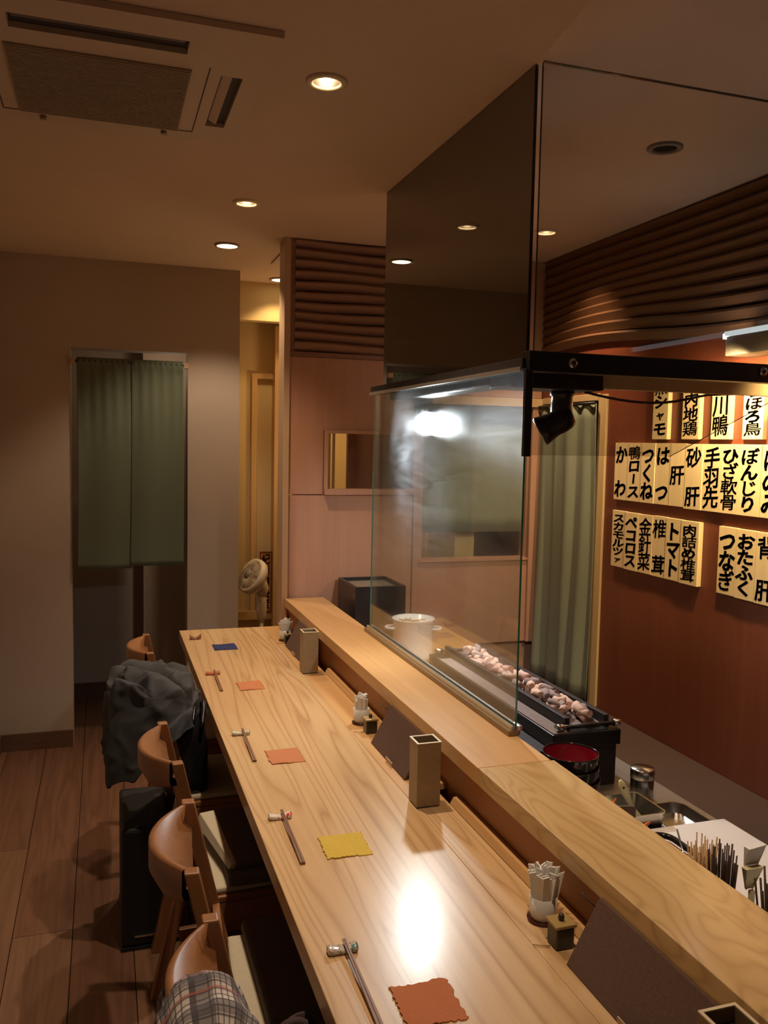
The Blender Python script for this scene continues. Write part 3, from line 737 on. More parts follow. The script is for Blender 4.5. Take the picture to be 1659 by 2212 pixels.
# ================================================================== CHAIRS
def bar(p, q, wx, wy):     # tapered-free plank between two points, section wx (X) by wy (Y)
    p = Vector(p); q = Vector(q); m = MB()
    def ring(c): return [c + Vector((-wx / 2, -wy / 2, 0)), c + Vector((wx / 2, -wy / 2, 0)), c + Vector((wx / 2, wy / 2, 0)), c + Vector((-wx / 2, wy / 2, 0))]
    return m.hexa(ring(p) + ring(q))
def make_chair():
    t = thing('dining_chair', 'x', 'chair', (0, 0, 0), 'wooden chairs along the counter')
    for s in (-1, 1):
        L = mk('back_post', bar((.085, s * .160, .43), (.004, s * .150, .782), .026, .026), M_chair, t, local=True, bevel=.003)
        mk('rear_leg', bar((-.01, s * .170, 0), (.085, s * .162, .4295), .032, .030), M_chair, t, local=True, bevel=.003)
        mk('front_leg', bar((.47, s * .165, 0), (.45, s * .160, .42), .036, .032), M_chair, t, local=True, bevel=.003)
        mk('side_rail', MB().box(.07, .47, s * .165 - .012, s * .165 + .012, .385, .432), M_chair, t, local=True, bevel=.002)
        mk('stretcher', MB().box(.05, .46, s * .166 - .009, s * .166 + .009, .16, .19), M_chair, t, local=True, bevel=.002)
    def yoke(u, v):
        # scooped block: outer face bulges back, inner face slopes down to the chord between the posts
        a = (u - .5) * 2; y = a * .138; bul = .060 * (1 - abs(a) ** 2.2) + .012
        zb_ = .690 + .030 * a * a
        sec = [(.010, zb_), (-bul * .7, zb_), (-bul, .730), (-bul, .774), (-bul + .004, .779), (-bul + .013, .779), (-bul * .35, .742), (.012, zb_ + .012), (.010, zb_)]
        dx, z = sec[int(round(v * 8))]
        return Vector((dx, y, z))
    mk('back_rest', MB().grid(yoke, 20, 8), M_chair, t, local=True)
    mk('back_rail', MB().box(.055, .071, -.145, .145, .52, .555), M_chair, t, local=True, bevel=.002)
    mk('seat_frame', MB().box(.075, .48, -.178, .178, .433, .450), M_chair, t, local=True, bevel=.004)
    mk('seat_pad', MB().box(.088, .47, -.168, .168, .4505, .466), M_cream, t, local=True, bevel=.006)
    return t
CH = [(3.245, 'farthest wooden chair, below the doorway behind the draped coat'), (2.72, 'wooden chair buried under the dark grey coat'),
      (2.155, 'wooden chair just in front of the coat, with folded dark fabric on its seat'), (1.629, 'wooden chair with full curved backrest beside the black case'),
      (1.17, 'nearest wooden chair with a plaid shirt over its back')]
c0 = make_chair()
chairs = []
for i, (y, lb) in enumerate(CH):
    o = c0 if i == 0 else dup(c0, (.15, y, 0))
    o.location = (.15, y, 0); o['label'] = lb; o.rotation_euler.z = (.0, .03, .05, -.07, -.02)[i]; chairs.append(o)
for (y, x0, lb) in ((2.155, .280, 'dark flat seat cushion on the chair in front of the coat'), (1.629, .280, 'dark flat seat cushion on the chair beside the black case'), (1.17, .280, 'dark flat seat cushion on the nearest chair')):
    mk('seat_cushion', MB().box(x0, .62, y - .172, y + .172, .4665, .492), M_cushion, label=lb, cat='cushion', bevel=.009)
# folded fabric on the third chair
ff = thing('folded_apron', 'folded dark apron with cream edge lying on the chair in front of the coat', 'apron', (.40, 2.165, .4925))
mk('fold', MB().hexa([(.30, 2.02, .4925), (.60, 2.02, .4925), (.60, 2.31, .4925), (.262, 2.31, .4925), (.305, 2.02, .510), (.60, 2.02, .505), (.60, 2.31, .52), (.285, 2.31, .525)]), M_fold, ff, bevel=.004)
mk('lining', MB().hexa([(.285, 2.022, .4935), (.300, 2.022, .4935), (.262, 2.308, .4935), (.235, 2.308, .4935), (.292, 2.022, .509), (.304, 2.022, .5095), (.284, 2.308, .524), (.246, 2.308, .520)]), M_cream, ff, bevel=.002)

# ================================================================== CLOTHES
def drape(cx_, cy_, rx, ry, ztop, hem, folds, amp, seed, top=.42, tilt=0, ridge=.012, rang=.7, pinch=1.0, crumple=0):
    def fn(u, v):
        th = u * 2 * PI
        e = (abs(math.cos(th)) ** 2.6 + abs(math.sin(th)) ** 2.6) ** (-1 / 2.6)
        zb = hem(th)
        f = math.sin(folds * th + seed) + .5 * math.sin((folds * 2 + 1) * th + seed * 3)
        nz = noise.noise(Vector((math.cos(th) * 1.6, math.sin(th) * 1.6, v * 1.5 + seed)))
        if v < top:
            s = v / top; r = math.sin(s * PI / 2) * .93
            x = cx_ + rx * e * r * math.cos(th); y = cy_ + ry * e * r * math.sin(th)
            dr = 1 - math.sqrt(max(0, 1 - (s * .97) ** 2))
            z = ztop - .055 * dr + tilt * (x - cx_)
            q = (x - cx_) * math.cos(rang) + (y - cy_) * math.sin(rang)
            z += ridge * (abs(math.sin(q * 36 + 1.6 * noise.noise(Vector((x * 5, y * 5, seed))))) ** .55 - .6) * (1 - s ** 4)
        else:
            s = (v - top) / (1 - top)
            k = 1 + amp * f * min(1, s * 1.6) + .16 * nz * s + .05 * s
            r = (.93 + .09 * min(1, s * 4)) * k * (1 - .10 * s * (pinch - 1))
            x = cx_ + rx * e * r * math.cos(th); y = cy_ + ry * e * r * math.sin(th)
            z0 = ztop - .045 + tilt * rx * e * math.cos(th)
            z = z0 + (zb - z0) * s + .010 * math.sin(s * 9 + 4 * th)
        if crumple:
            q1 = 1 - abs(noise.noise(Vector((x * 9 + z * 5, y * 9 - z * 4, z * 6 + seed)))) * 2
            q2 = 1 - abs(noise.noise(Vector((x * 20 - z * 9, y * 17, z * 14 + seed * 2)))) * 2
            k2 = crumple * (q1 ** 3 + .5 * q2 ** 3)
            x += k2 * math.cos(th); y += k2 * math.sin(th); z += k2 * (.9 if v < top else .1)
        return Vector((x, y, z))
    return MB().grid(fn, 150, 90, uvs=True)
def hem_coat(th):
    c, s = math.cos(th), math.sin(th)
    left = min(1, max(0, (-c + .05) / .45)); right = max(0, c)
    return .665 - .150 * left + .0 * right + .02 * math.sin(5 * th)
coat = mk('coat', drape(.142, 2.70, .126, .155, .806, hem_coat, 5, .07, 1.3, tilt=-.12, ridge=.055, rang=.73, top=.55, crumple=.012), M_coat,
          label='charcoal grey wool coat draped over a chair back, black bag beneath', cat='coat', solid=.006)
hb = thing('handbag', 'glossy black leather handbag standing on the seat under the coat', 'bag', (.232, 2.70, .4665))
def bagf(u, v):
    th = u * 2 * PI; e = (abs(math.cos(th)) ** 4 + abs(math.sin(th)) ** 4) ** -.25
    k = [1.0, 1.03, 1.04, .98, .86, .62, .02][int(round(v * 6))]; z = [.467, .475, .53, .62, .68, .712, .714][int(round(v * 6))]
    return Vector((.238 + .068 * e * math.cos(th) * k, 2.70 + .13 * e * math.sin(th) * k, min(z - .02 * (v > .3), .69) + .008 * math.sin(3 * th) * (v > .5)))
mk('body', MB().grid(bagf, 40, 6), M_leather, hb)
for s in (0, 1):
    x = .255 + .025 * s
    pts = [(x + .012 * math.sin(PI * t), 2.60 + .15 * t - .03 * s, .670 + .055 * math.sin(PI * t)) for t in [i / 14 for i in range(15)]]
    mk('handle', MB().tube(pts, .0065, 8), M_leather, hb)

m, nt, b = nmat('plaid_flannel')
tc = N(nt, 'ShaderNodeTexCoord'); sp = N(nt, 'ShaderNodeSeparateXYZ'); nt.links.new(tc.outputs['UV'], sp.inputs[0])
def stripes(src, scale, width, off=0):
    a = math_(nt, 'ADD', math_(nt, 'MULTIPLY', src, scale), off); f = math_(nt, 'FRACT', a); return math_(nt, 'LESS_THAN', f, width)
base = (.60, .54, .50)
col = mix(nt, math_(nt, 'MULTIPLY', stripes(sp.outputs[0], 6, .38), .62), base, (.045, .043, .06))
col = mix(nt, math_(nt, 'MULTIPLY', stripes(sp.outputs[1], 8, .36), .62), col, (.045, .043, .06))
col = mix(nt, math_(nt, 'MULTIPLY', stripes(sp.outputs[0], 30, .25), .75), col, (.06, .05, .06))
col = mix(nt, math_(nt, 'MULTIPLY', stripes(sp.outputs[1], 40, .25), .75), col, (.06, .05, .06))
col = mix(nt, math_(nt, 'MULTIPLY', stripes(sp.outputs[0], 4, .04, .3), .7), col, (.45, .12, .08))
nt.links.new(col, b.inputs['Base Color']); b.inputs['Roughness'].default_value = .9
M_plaid = m
def shirt(u, v):
    # folded flannel hung over the curved backrest: v runs up the back, over the rail and down the front
    y = 1.205 - .27 * u
    path = [(.060, .42), (.064, .52), (.068, .62), (.072, .71), (.078, .775), (.096, .797), (.125, .800), (.152, .792), (.172, .765), (.186, .715), (.196, .65), (.20, .58)]
    q = v * (len(path) - 1); i = min(int(q), len(path) - 2); f = q - i
    x = path[i][0] * (1 - f) + path[i + 1][0] * f; z = path[i][1] * (1 - f) + path[i + 1][1] * f
    e = abs(v - .52) * 2
    fold = math.sin(u * 15 + 2.2 * math.sin(v * 4)) + .5 * math.sin(u * 31 + v * 6)
    x += (.011 * fold * e + .010 * math.sin(u * 3)) * (1 if v > .5 else -1)
    z += .012 * fold * (1 - e) - .05 * (1 - min(1, u * 5)) * (1 - e * .5) + .012 * noise.noise(Vector((u * 5, v * 6, 1)))
    y += .03 * e * (1 - u) + .010 * math.sin(v * 14)
    return Vector((x, y, z))
mk('plaid_shirt', MB().grid(shirt, 80, 80, uvs=True), M_plaid, label='grey and white plaid shirt hung over the nearest chair back', cat='shirt', solid=.004, sub=1)
bg = thing('cloth_bag', 'open dark maroon cloth bag on the nearest chair seat', 'bag', (.27, 1.20, .4925))
def bag2(u, v):
    th = u * 2 * PI; k = [.75, .95, 1.0, .95, .9][int(round(v * 4))]; z = [.494, .50, .54, .585, .62][int(round(v * 4))]
    return Vector((.285 + .050 * math.cos(th) * k, 1.19 + .075 * math.sin(th) * k, z + .02 * math.sin(th + .6) * v))
mk('body', MB().grid(bag2, 28, 4), M_bag, bg, solid=.004)
mk('strap', MB().tube([(.275 + .032 * math.cos(a), 1.225 + .01 * math.sin(a), .605 + .035 * math.sin(a)) for a in [PI * i / 10 for i in range(11)]], .008, 8), M_bag, bg)
# black case on the floor
cs = thing('floor_case', 'tall black case standing on the floor behind the chairs', 'case', (.13, 2.60, 0))
mk('body', MB().box(.045, .19, 2.570, 2.90, .012, .375), M_rattan, cs, bevel=.01)
mk('trim_band', MB().box(.043, .192, 2.566, 2.904, .0, .0115), M_leather, cs, bevel=.003)
mk('badge', MB().box(.082, .150, 2.5675, 2.5695, .040, .046), M_steel, cs)

# ================================================================== TABLE SETTINGS
Z = .7202
def rest(y, mat, label, x=.361, curved=False, w_=.0245):
    def fn(u, v):
        th = v * 2 * PI; a = (u - .5) * 2
        hx = .5 * .0135; hz = .0062 - (.0022 * (1 - a * a)) + (.004 * a * a if curved else 0)
        e = (abs(math.cos(th)) ** 4 + abs(math.sin(th)) ** 4) ** -.25
        k = .82 + .18 * min(1, (1 - abs(a)) * 8)
        top = math.sin(th)
        z = Z + (hz * 1.0) + hz * e * top * k + (.003 * a * a if curved else 0)
        return Vector((x + a * w_, y + hx * 1.5 * e * math.cos(th) * k, max(Z, z) if top < 0 else z))
    m_ = MB().grid(fn, 14, 16)
    n_ = 15
    m_.f.append(tuple(j * n_ for j in range(16))[::-1]); m_.f.append(tuple(j * n_ + 14 for j in range(16)))
    m_.mi += [0, 0]; m_.sm += [False, False]
    return mk('chopstick_rest', m_, mat, label=label, cat='chopstick rest')
rest(3.534, M_rest_brown, 'small curved brown chopstick rest at the far corner of the counter', x=.357, curved=True, w_=.023)
rest(2.977, M_rest_terra, 'terracotta chopstick rest nearest the coat, below the blue coaster')
rest(2.334, M_rest_white, 'pale cream chopstick rest beside the middle orange coaster')
rest(1.778, M_rest_red, 'white chopstick rest with red pattern beside the yellow coaster')
rest(1.267, M_rest_green, 'green and white glazed chopstick rest nearest the camera')
def stick(y0, y1, x0, x1, label, group):
    z0 = Z + .0135; z1 = Z + .0030
    m_ = MB(); a, c_ = .0012, .0023
    pa = Vector((x0, y0, z0)); pb = Vector((x1, y1, z1))
    m_.hexa([pa + Vector((-a, 0, -a)), pa + Vector((a, 0, -a)), pb + Vector((c_, 0, -c_)), pb + Vector((-c_, 0, -c_)),
             pa + Vector((-a, 0, a)), pa + Vector((a, 0, a)), pb + Vector((c_, 0, c_)), pb + Vector((-c_, 0, c_))])
    mk('chopstick', m_, M_stick, label=label, cat='chopstick', group=group)
for y, nm in ((2.977, 'terracotta rest'), (2.334, 'pale cream rest'), (1.778, 'red patterned rest'), (1.267, 'green glazed rest')):
    for k in (0, 1):
        stick(y + .012, y - .215, .3650 + k * .0032, .3605 + k * .0056, 'slim brown wooden chopstick laid on the ' + nm, 'chopsticks on the ' + nm)
def coaster(x0, x1, y0, y1, key, label, rot=0):
    n = 24; rnd = random.Random(label)
    def fn(u, v):
        x = x0 + (x1 - x0) * u; y = y0 + (y1 - y0) * v
        j = lambda: rnd.uniform(-.0024, .0024)
        if u in (0, 1): x += j()
        if v in (0, 1): y += j()
        cxm, cym = (x0 + x1) / 2, (y0 + y1) / 2
        X, Y = x - cxm, y - cym
        return Vector((cxm + X * math.cos(rot) - Y * math.sin(rot), cym + X * math.sin(rot) + Y * math.cos(rot), Z + .0011 + .0008 * math.sin(u * 5 + v * 3)))
    mk('coaster', MB().grid(fn, n, n, smooth=False), CLOTH[key], label=label, cat='coaster', solid=.0018)
coaster(.411, .500, 3.322, 3.418, 'blue', 'dark blue frayed cloth coaster at the far end of the counter')
coaster(.424, .505, 2.756, 2.856, 'orange', 'smallest, farthest orange frayed cloth coaster', .02)
coaster(.401, .488, 2.088, 2.188, 'orange', 'middle orange frayed cloth coaster beside the leaning menus')
coaster(.416, .508, 1.568, 1.665, 'yellow', 'yellow frayed cloth coaster beside the red patterned rest', -.03)
coaster(.402, .492, 1.062, 1.156, 'orange2', 'nearest deep orange frayed cloth coaster at the bottom edge', -.03)

# menus leaning against the shelf
def menu(y0, y1, label):
    t = thing('menu_folder', label, 'menu', (.71, (y0 + y1) / 2, Z))
    a = [(.691, y0, Z), (.706, y0, Z), (.762, y0, .816), (.747, y0, .822)]
    mk('cover', MB().prism([a[0], (.697, y0, Z), (.7525, y0, .820), a[3]], (0, y1 - y0, 0)), M_feltbrown, t, bevel=.0015)
    mk('pages', MB().prism([(.6975, y0 + .006, Z + .001), (.7075, y0 + .006, Z + .001), (.7605, y0 + .006, .812), (.7530, y0 + .006, .815)], (0, y1 - y0 - .012, 0)), M_black, t)
    mk('tab', MB().box(.6885, .6905, y0 + .085, y0 + .135, Z + .003, Z + .012), M_post, t)
    cpts = [(.742 - .03 * math.sin(PI * s_) * .4, y1 + .045 * s_, .806 + .012 * math.sin(PI * s_)) for s_ in [i / 8 for i in range(9)]]
    mk('cord', MB().tube(cpts, .0013, 5), M_cord, t)
menu(3.065, 3.34, 'farthest brown cloth menu folder leaning below the raised shelf')
menu(1.905, 2.178, 'middle brown cloth menu folder leaning left of the tall square holder')
menu(.855, 1.135, 'nearest and largest brown cloth menu folder leaning against the shelf edge')

# square chopstick holders
def holder(x0, x1, y0, y1, label):
    t = thing('chopstick_holder', label, 'holder', ((x0 + x1) / 2, (y0 + y1) / 2, Z)); th_ = .0035; zt = .868
    m_ = MB(); m_.box(x0, x1, y0, y1, Z + .003, Z + .008)
    m_.box(x0, x1, y0, y0 + th_, Z + .008, zt); m_.box(x0, x1, y1 - th_, y1, Z + .008, zt)
    m_.box(x0, x0 + th_, y0 + th_, y1 - th_, Z + .008, zt); m_.box(x1 - th_, x1, y0 + th_, y1 - th_, Z + .008, zt)
    mk('tube', m_, M_ceramic, t)
    mk('inner_lining', MB().box(x0 + th_, x1 - th_, y0 + th_, y1 - th_, Z + .008, zt - .018), M_black, t)
    r_ = MB(); e = .0012
    r_.box(x0 - e, x1 + e, y0 - e, y0 + th_, zt, zt + .002); r_.box(x0 - e, x1 + e, y1 - th_, y1 + e, zt, zt + .002)
    r_.box(x0 - e, x0 + th_, y0 + th_, y1 - th_, zt, zt + .002); r_.box(x1 - th_, x1 + e, y0 + th_, y1 - th_, zt, zt + .002)
    mk('rim', r_, M_rim, t)
    mk('base_plate', MB().box(x0 + .003, x1 - .003, y0 + .003, y1 - .003, Z, Z + .003), M_black, t)
holder(.667, .721, 2.904, 2.960, 'farthest tall square ceramic chopstick holder, by the far menu')
holder(.664, .720, 1.743, 1.795, 'middle tall square ceramic chopstick holder standing before the shelf')
holder(.670, .722, .745, .800, 'nearest square ceramic chopstick holder, cut by the bottom right edge')

# toothpick cups and soy pots
def cup(x, y, label, who, n=15, spread=.3, h=.062):
    t = thing('toothpick_cup', label, 'cup', (x, y, Z)); r = .0235
    mk('cup', MB().lathe([(.018, Z + .004), (r * .90, Z + .006), (r * .95, Z + .012), (r * 1.03, Z + .044), (r * .97, Z + .044), (r * .88, Z + .012), (.0005, Z + .010)], (x, y, 0), 28, caps=False), M_porc, t)
    mk('saucer', MB().lathe([(.018, Z), (.027, Z + .002), (.0275, Z + .004), (.0005, Z + .004)], (x, y, 0), 24), M_darkred, t)
    rnd = random.Random(who)
    for i in range(n):
        a = i * 2.399; q = math.sqrt((i + .5) / n); bx = x + .0145 * q * math.cos(a); by = y + .0145 * q * math.sin(a)
        tx = x + (.0155 + spread * .05) * q * math.cos(a); ty = y + (.0155 + spread * .05) * q * math.sin(a)
        hh_ = h + rnd.uniform(-.008, .006) - .012 * q; ww = .0058; g = rnd.uniform(0, PI)
        dx, dy = ww * math.cos(g), ww * math.sin(g); nx, ny = -.0011 * math.sin(g), .0011 * math.cos(g)
        z0, z1 = Z + .014, Z + .035 + hh_
        p0, p1 = (bx, by), (tx, ty); j = rnd.uniform(-.004, .004)
        lo = [(p0[0] - dx - nx, p0[1] - dy - ny, z0), (p0[0] + dx - nx, p0[1] + dy - ny, z0), (p0[0] + dx + nx, p0[1] + dy + ny, z0), (p0[0] - dx + nx, p0[1] - dy + ny, z0)]
        hi = [(p1[0] - dx - nx, p1[1] - dy - ny, z1 + j), (p1[0] + dx - nx, p1[1] + dy - ny, z1 - j), (p1[0] + dx + nx, p1[1] + dy + ny, z1 - j), (p1[0] - dx + nx, p1[1] - dy + ny, z1 + j)]
        mk('toothpick_sachet', MB().hexa(lo + hi), M_paper, label='white paper toothpick sachet in the ' + who, cat='toothpick sachet', group='toothpick sachets in the ' + who)
cup(.711, 3.430, 'farthest small white toothpick cup at the end of the counter', 'farthest cup', 22, .28, .058)
cup(.714, 2.345, 'middle small white toothpick cup before the shelf', 'middle cup', 26, .04, .054)
cup(.719, 1.262, 'nearest white toothpick cup overflowing with paper sachets', 'nearest cup', 30, .30, .062)
def soy(x, y, label, s=.0165):
    t = thing('spice_jar', label, 'jar', (x, y, Z))
    mk('body', MB().box(x - s, x + s, y - s, y + s, Z, Z + .036), M_ceramdark, t, bevel=.003)
    l = mk('lid', MB().box(x - s * 1.15, x + s * 1.15, y - s * 1.15, y + s * 1.15, Z + .0362, Z + .042), M_glaze, t, bevel=.0015)
    mk('knob', MB().lathe([(.004, Z + .042), (.0055, Z + .047), (.004, Z + .052), (.0005, Z + .053)], (x, y, 0), 12, caps=False), M_ceramdark, l)
    mk('spoon', MB().tube([(x - s * 1.2, y - .002, Z + .0025), (x - s * 1.2 - .026, y + .008, Z + .003)], .0012, 5), M_bamboo, t)
soy(.709, 3.375, 'farthest small square spice jar beside the far toothpick cup', .013)
soy(.716, 2.262, 'middle small square spice jar with ochre lid, half behind the menu')
soy(.710, 1.186, 'nearest small square dark spice jar with ochre lid')

# ================================================================== GRILL
gr = thing('charcoal_grill', 'long black charcoal grill full of burnt charcoal behind the glass', 'grill', (1.13, 2.21, .695))
mk('box', MB().box(1.040, 1.218, 1.803, 2.62, .6955, .800), M_iron, gr, bevel=.002)
mk('top_lip', MB().box(1.034, 1.224, 1.795, 2.63, .800, .838), M_black, gr, bevel=.0015)
mk('ash_plate', MB().box(1.038, 1.080, 1.80, 2.55, .838, .8405), M_ash, gr)
mk('fire_bed', MB().box(1.098, 1.192, 1.835, 2.60, .838, .844), M_ash, gr)
for x in (1.082, 1.194):
    mk('side_bar', MB().box(x, x + .014, 1.825, 2.61, .838, .868), M_iron, gr, bevel=.001)
for y in (1.812, 2.612):
    cbm = mk('cross_bar', MB().tube([(1.060, y, .850), (1.222, y, .850)], .0055, 10), M_iron, gr)
    for x0, x1 in ((1.050, 1.074), (1.212, 1.230)): mk('cap', MB().tube([(x0, y, .850), (x1, y, .850)], .0088, 14), M_chrome, cbm)
mk('ledge', MB().box(.944, 1.032, 1.80, 2.60, .79, .80), M_iron, gr)
rnd = random.Random(11)
for i in range(96):
    yy = 1.85 + (i / 96) * .73 + rnd.uniform(-.01, .01); xx = 1.112 + rnd.random() * .066
    L_ = rnd.uniform(.026, .048); r0 = rnd.uniform(.0075, .012); lvl = .846 + r0 + (.010 if i % 3 == 0 else 0) + rnd.uniform(0, .005)
    a = rnd.uniform(-.9, .9) + PI / 2; tl = rnd.uniform(-.3, .3)
    L_ = min(L_, 2.6 * min(xx - 1.097, 1.193 - xx, .02) / max(.25, abs(math.cos(a))))
    d = Vector((math.cos(a), math.sin(a), tl)) * L_ / 2; c_ = Vector((xx, yy, lvl))
    kk = [rnd.uniform(.75, 1.2) for _ in range(4)]
    mb = MB().tube([c_ - d, c_ - d * .4, c_ + d * .3, c_ + d], [r0 * q for q in kk], 7)
    for v in mb.v: v += Vector((rnd.uniform(-1, 1), rnd.uniform(-1, 1), rnd.uniform(-1, 1))) * .0012
    mk('charcoal_piece', mb, M_char_a if rnd.random() < .68 else M_char_b, label='small burnt charcoal stick lying in the grill bed', cat='charcoal', group='charcoal pieces in the grill')

# white pot
pt = thing('white_pot', 'tall white enamel pot with side handles at the far end of the grill', 'pot', (1.157, 3.12, .697))
pc = (1.157, 3.12, 0); zb = .6975; zt = .852
mk('body', MB().lathe([(.0005, zb), (.072, zb), (.078, zb + .006), (.0795, zb + .02), (.0795, zt), (.084, zt + .002), (.084, zt + .005), (.078, zt + .004), (.076, zb + .02), (.0005, zb + .012)], pc, 48, caps=False), M_white, pt)
for s in (0, 1):
    a0 = -.35 + s * PI
    pts = []
    for i in range(11):
        q = (i / 10 - .5) * 2; ang = a0 + q * .36; rr = .078 + .030 * (1 - abs(q) ** 3)
        pts.append((pc[0] + rr * math.cos(ang), pc[1] + rr * math.sin(ang), zt - .034))
    mk('handle', MB().tube(pts, .0048, 8), M_white, pt)
for i in range(9):
    a = i * 1.1; r = .06
    mk('skewer_in_pot', MB().tube([(pc[0] + r * math.cos(a), pc[1] + r * math.sin(a), zt - .018 + .0015 * i), (pc[0] + r * math.cos(a + 2.6), pc[1] + r * math.sin(a + 2.6), zt - .016 + .0012 * i)], .0022, 5), M_bamboo, label='thin bamboo skewer lying across the inside of the white pot', cat='skewer', group='skewers inside the white pot')
# black box
bx = thing('black_box', 'black rectangular bin on the worktop beside the end wall', 'box', (1.09, 3.48, .697))
m_ = MB().box(.985, 1.205, 3.35, 3.62, .6975, .705)
m_.box(.985, 1.205, 3.35, 3.362, .705, .945); m_.box(.985, 1.205, 3.608, 3.62, .705, .945); m_.box(.985, .997, 3.362, 3.608, .705, .945); m_.box(1.193, 1.205, 3.362, 3.608, .705, .945)
mk('body', m_, M_blackplas, bx)
mk('inner_panel', MB().box(.998, 1.192, 3.363, 3.607, .925, .930), M_grey, bx)

# lacquer cups stacked
for i, (z0, lb) in enumerate(((.756, 'black lacquer tub with red inside, topmost of its stack in front of the grill'), (.726, 'black lacquer tub, second in the stack in front of the grill'), (.696, 'black lacquer tub, lowest in the stack in front of the grill'))):
    t = thing('lacquer_tub', lb, 'tub', (1.013, 1.678, z0)); c_ = (1.013 + .003 * i, 1.678, 0)
    o = 0.0
    mk('shell', MB().lathe([(.0005, z0), (.048, z0), (.0515, z0 + .004), (.0635, z0 + .084), (.0635, z0 + .086), (.0620, z0 + .086), (.0618, z0 + .084), (.0500, z0 + .0062), (.0005, z0 + .006)], c_, 48, caps=False), M_lacq, t)
    if i == 0: mk('red_inside', MB().lathe([(.0612, z0 + .082), (.0496, z0 + .0075), (.0005, z0 + .0068)], c_, 48, caps=False), M_red, t)

# shaker
sk = thing('steel_shaker', 'stainless steel shaker with flat lid behind the steel pan', 'shaker', (1.224, 1.70, .695))
mk('body', MB().lathe([(.0005, .6955), (.026, .6955), (.0275, .699), (.0275, .748), (.0265, .750)], (1.224, 1.70, 0), 32, caps=False), M_steel, sk)
mk('lid', MB().lathe([(.0265, .7505), (.0285, .752), (.0285, .772), (.027, .775), (.0005, .7755)], (1.224, 1.70, 0), 32, caps=False), M_steel, sk)

def pan(x0, x1, y0, y1, z0, z1, r, label, name='steel_pan', flare=.006, lip=.003):
    def ringp(ex, z, n=6):
        out = []
        for (cx_, cy_, a0) in ((x1 - r, y1 - r, 0), (x0 + r, y1 - r, PI / 2), (x0 + r, y0 + r, PI), (x1 - r, y0 + r, 3 * PI / 2)):
            for k in range(n + 1):
                a = a0 + PI / 2 * k / n; out.append(Vector((cx_ + (r + ex) * math.cos(a), cy_ + (r + ex) * math.sin(a), z)))
        return out
    rings = [ringp(-flare, z0), ringp(0, z1), ringp(lip, z1), ringp(lip, z1 + .0015), ringp(-.0012, z1 + .0015), ringp(-flare - .001, z0 + .0015)]
    n = len(rings[0]); m_ = MB(); vs = [p for q in rings for p in q]; fs = []
    for j in range(len(rings) - 1):
        for k in range(n): fs.append((j * n + k, j * n + (k + 1) % n, (j + 1) * n + (k + 1) % n, (j + 1) * n + k))
    fs.append(tuple(range(n))[::-1]); fs.append(tuple((len(rings) - 1) * n + k for k in range(n)))
    m_.add(vs, fs); return mk(name, m_, M_steel, label=label, cat='pan')
pan(1.052, 1.145, 1.50, 1.612, .6955, .758, .012, 'deep rectangular stainless steel pan holding the ivory spoon')
pan(1.158, 1.266, 1.38, 1.615, .7005, .722, .028, 'shallow wide stainless steel tray under the white cutting board', 'steel_tray', .008, .004)
mk('cutting_board', MB().box(.945, 1.286, .80, 1.488, .7245, .7345), M_board, label='thick white plastic cutting board beside the steel tray', cat='cutting board', bevel=.003)
for ps, (x_, y_) in enumerate(((.96, .82), (1.25, .82), (.96, 1.30))): pass
mk('board_feet', MB().box(.97, 1.15, .83, .86, .6955, .7243).box(.955, 1.15, 1.30, 1.34, .6955, .7243), M_bench, label='steel strips carrying the white cutting board', cat='rack')
sp_ = thing('ivory_spoon', 'ivory plastic spatula spoon standing in the steel pan', 'spoon', (1.10, 1.56, .71))
p0 = Vector((1.062, 1.555, .818)); p1 = Vector((1.115, 1.55, .712))
def spn(u, v):
    c_ = p0.lerp(p1, v); wv = [.003, .0085, .0095, .008, .0055, .005, .009, .013, .011][int(round(v * 8))]
    d = (p1 - p0).normalized(); sd = d.cross(Vector((0, 1, 0)))
    return c_ + sd * wv * (u - .5) * 2 + Vector((0, -.002 * math.sin(PI * u), 0))
mk('blade', MB().grid(spn, 6, 8), M_spoon, sp_, solid=.003)
mk('hang_hole', MB().lathe([(.0028, -.0030), (.0028, .0030)], p0.lerp(p1, .16) + Vector((0, -.001, 0)), 10, M=Matrix.Rotation(PI / 2, 4, 'X')), M_ink, sp_)
st = thing('wooden_tag', 'small brown wooden tag with dark brush marks clipped before the steel pan', 'tag', (1.05, 1.46, .745))
mk('board', MB().prism([(1.008, 1.478, .715), (1.045, 1.468, .715), (1.045, 1.468, .792), (1.040, 1.469, .797), (1.012, 1.477, .797), (1.008, 1.478, .792)], (0, .006, 0)), M_feltbrown, st)
for x_, z_ in ((1.018, .782), (1.024, .768), (1.033, .776), (1.037, .762)): mk('brush_mark', MB().tube([(x_ - .003, 1.4738 - (x_ - 1.018) * .27, z_ + .004), (x_, 1.4733 - (x_ - 1.018) * .27, z_), (x_ + .002, 1.4730 - (x_ - 1.018) * .27, z_ - .005)], .0018, 6), M_ink, st)
for k, (a, c_) in enumerate((((1.048, 1.545, .782), (.985, 1.50, .757)), ((1.030, 1.400, .795), (.982, 1.382, .785)))):
    mk('orange_pick', MB().tube([a, tuple((p + q) / 2 for p, q in zip(a, c_)), c_], [.0022, .0048, .0052], 8), M_orange, label=('orange plastic handle leaning above the steel pan', 'orange plastic handle below the steel pan, nearer the camera')[k], cat='handle')
tr = thing('lacquer_tray', 'dark lacquer tray with rounded black rim behind the shelf edge', 'tray', (1.0, 1.32, .735))
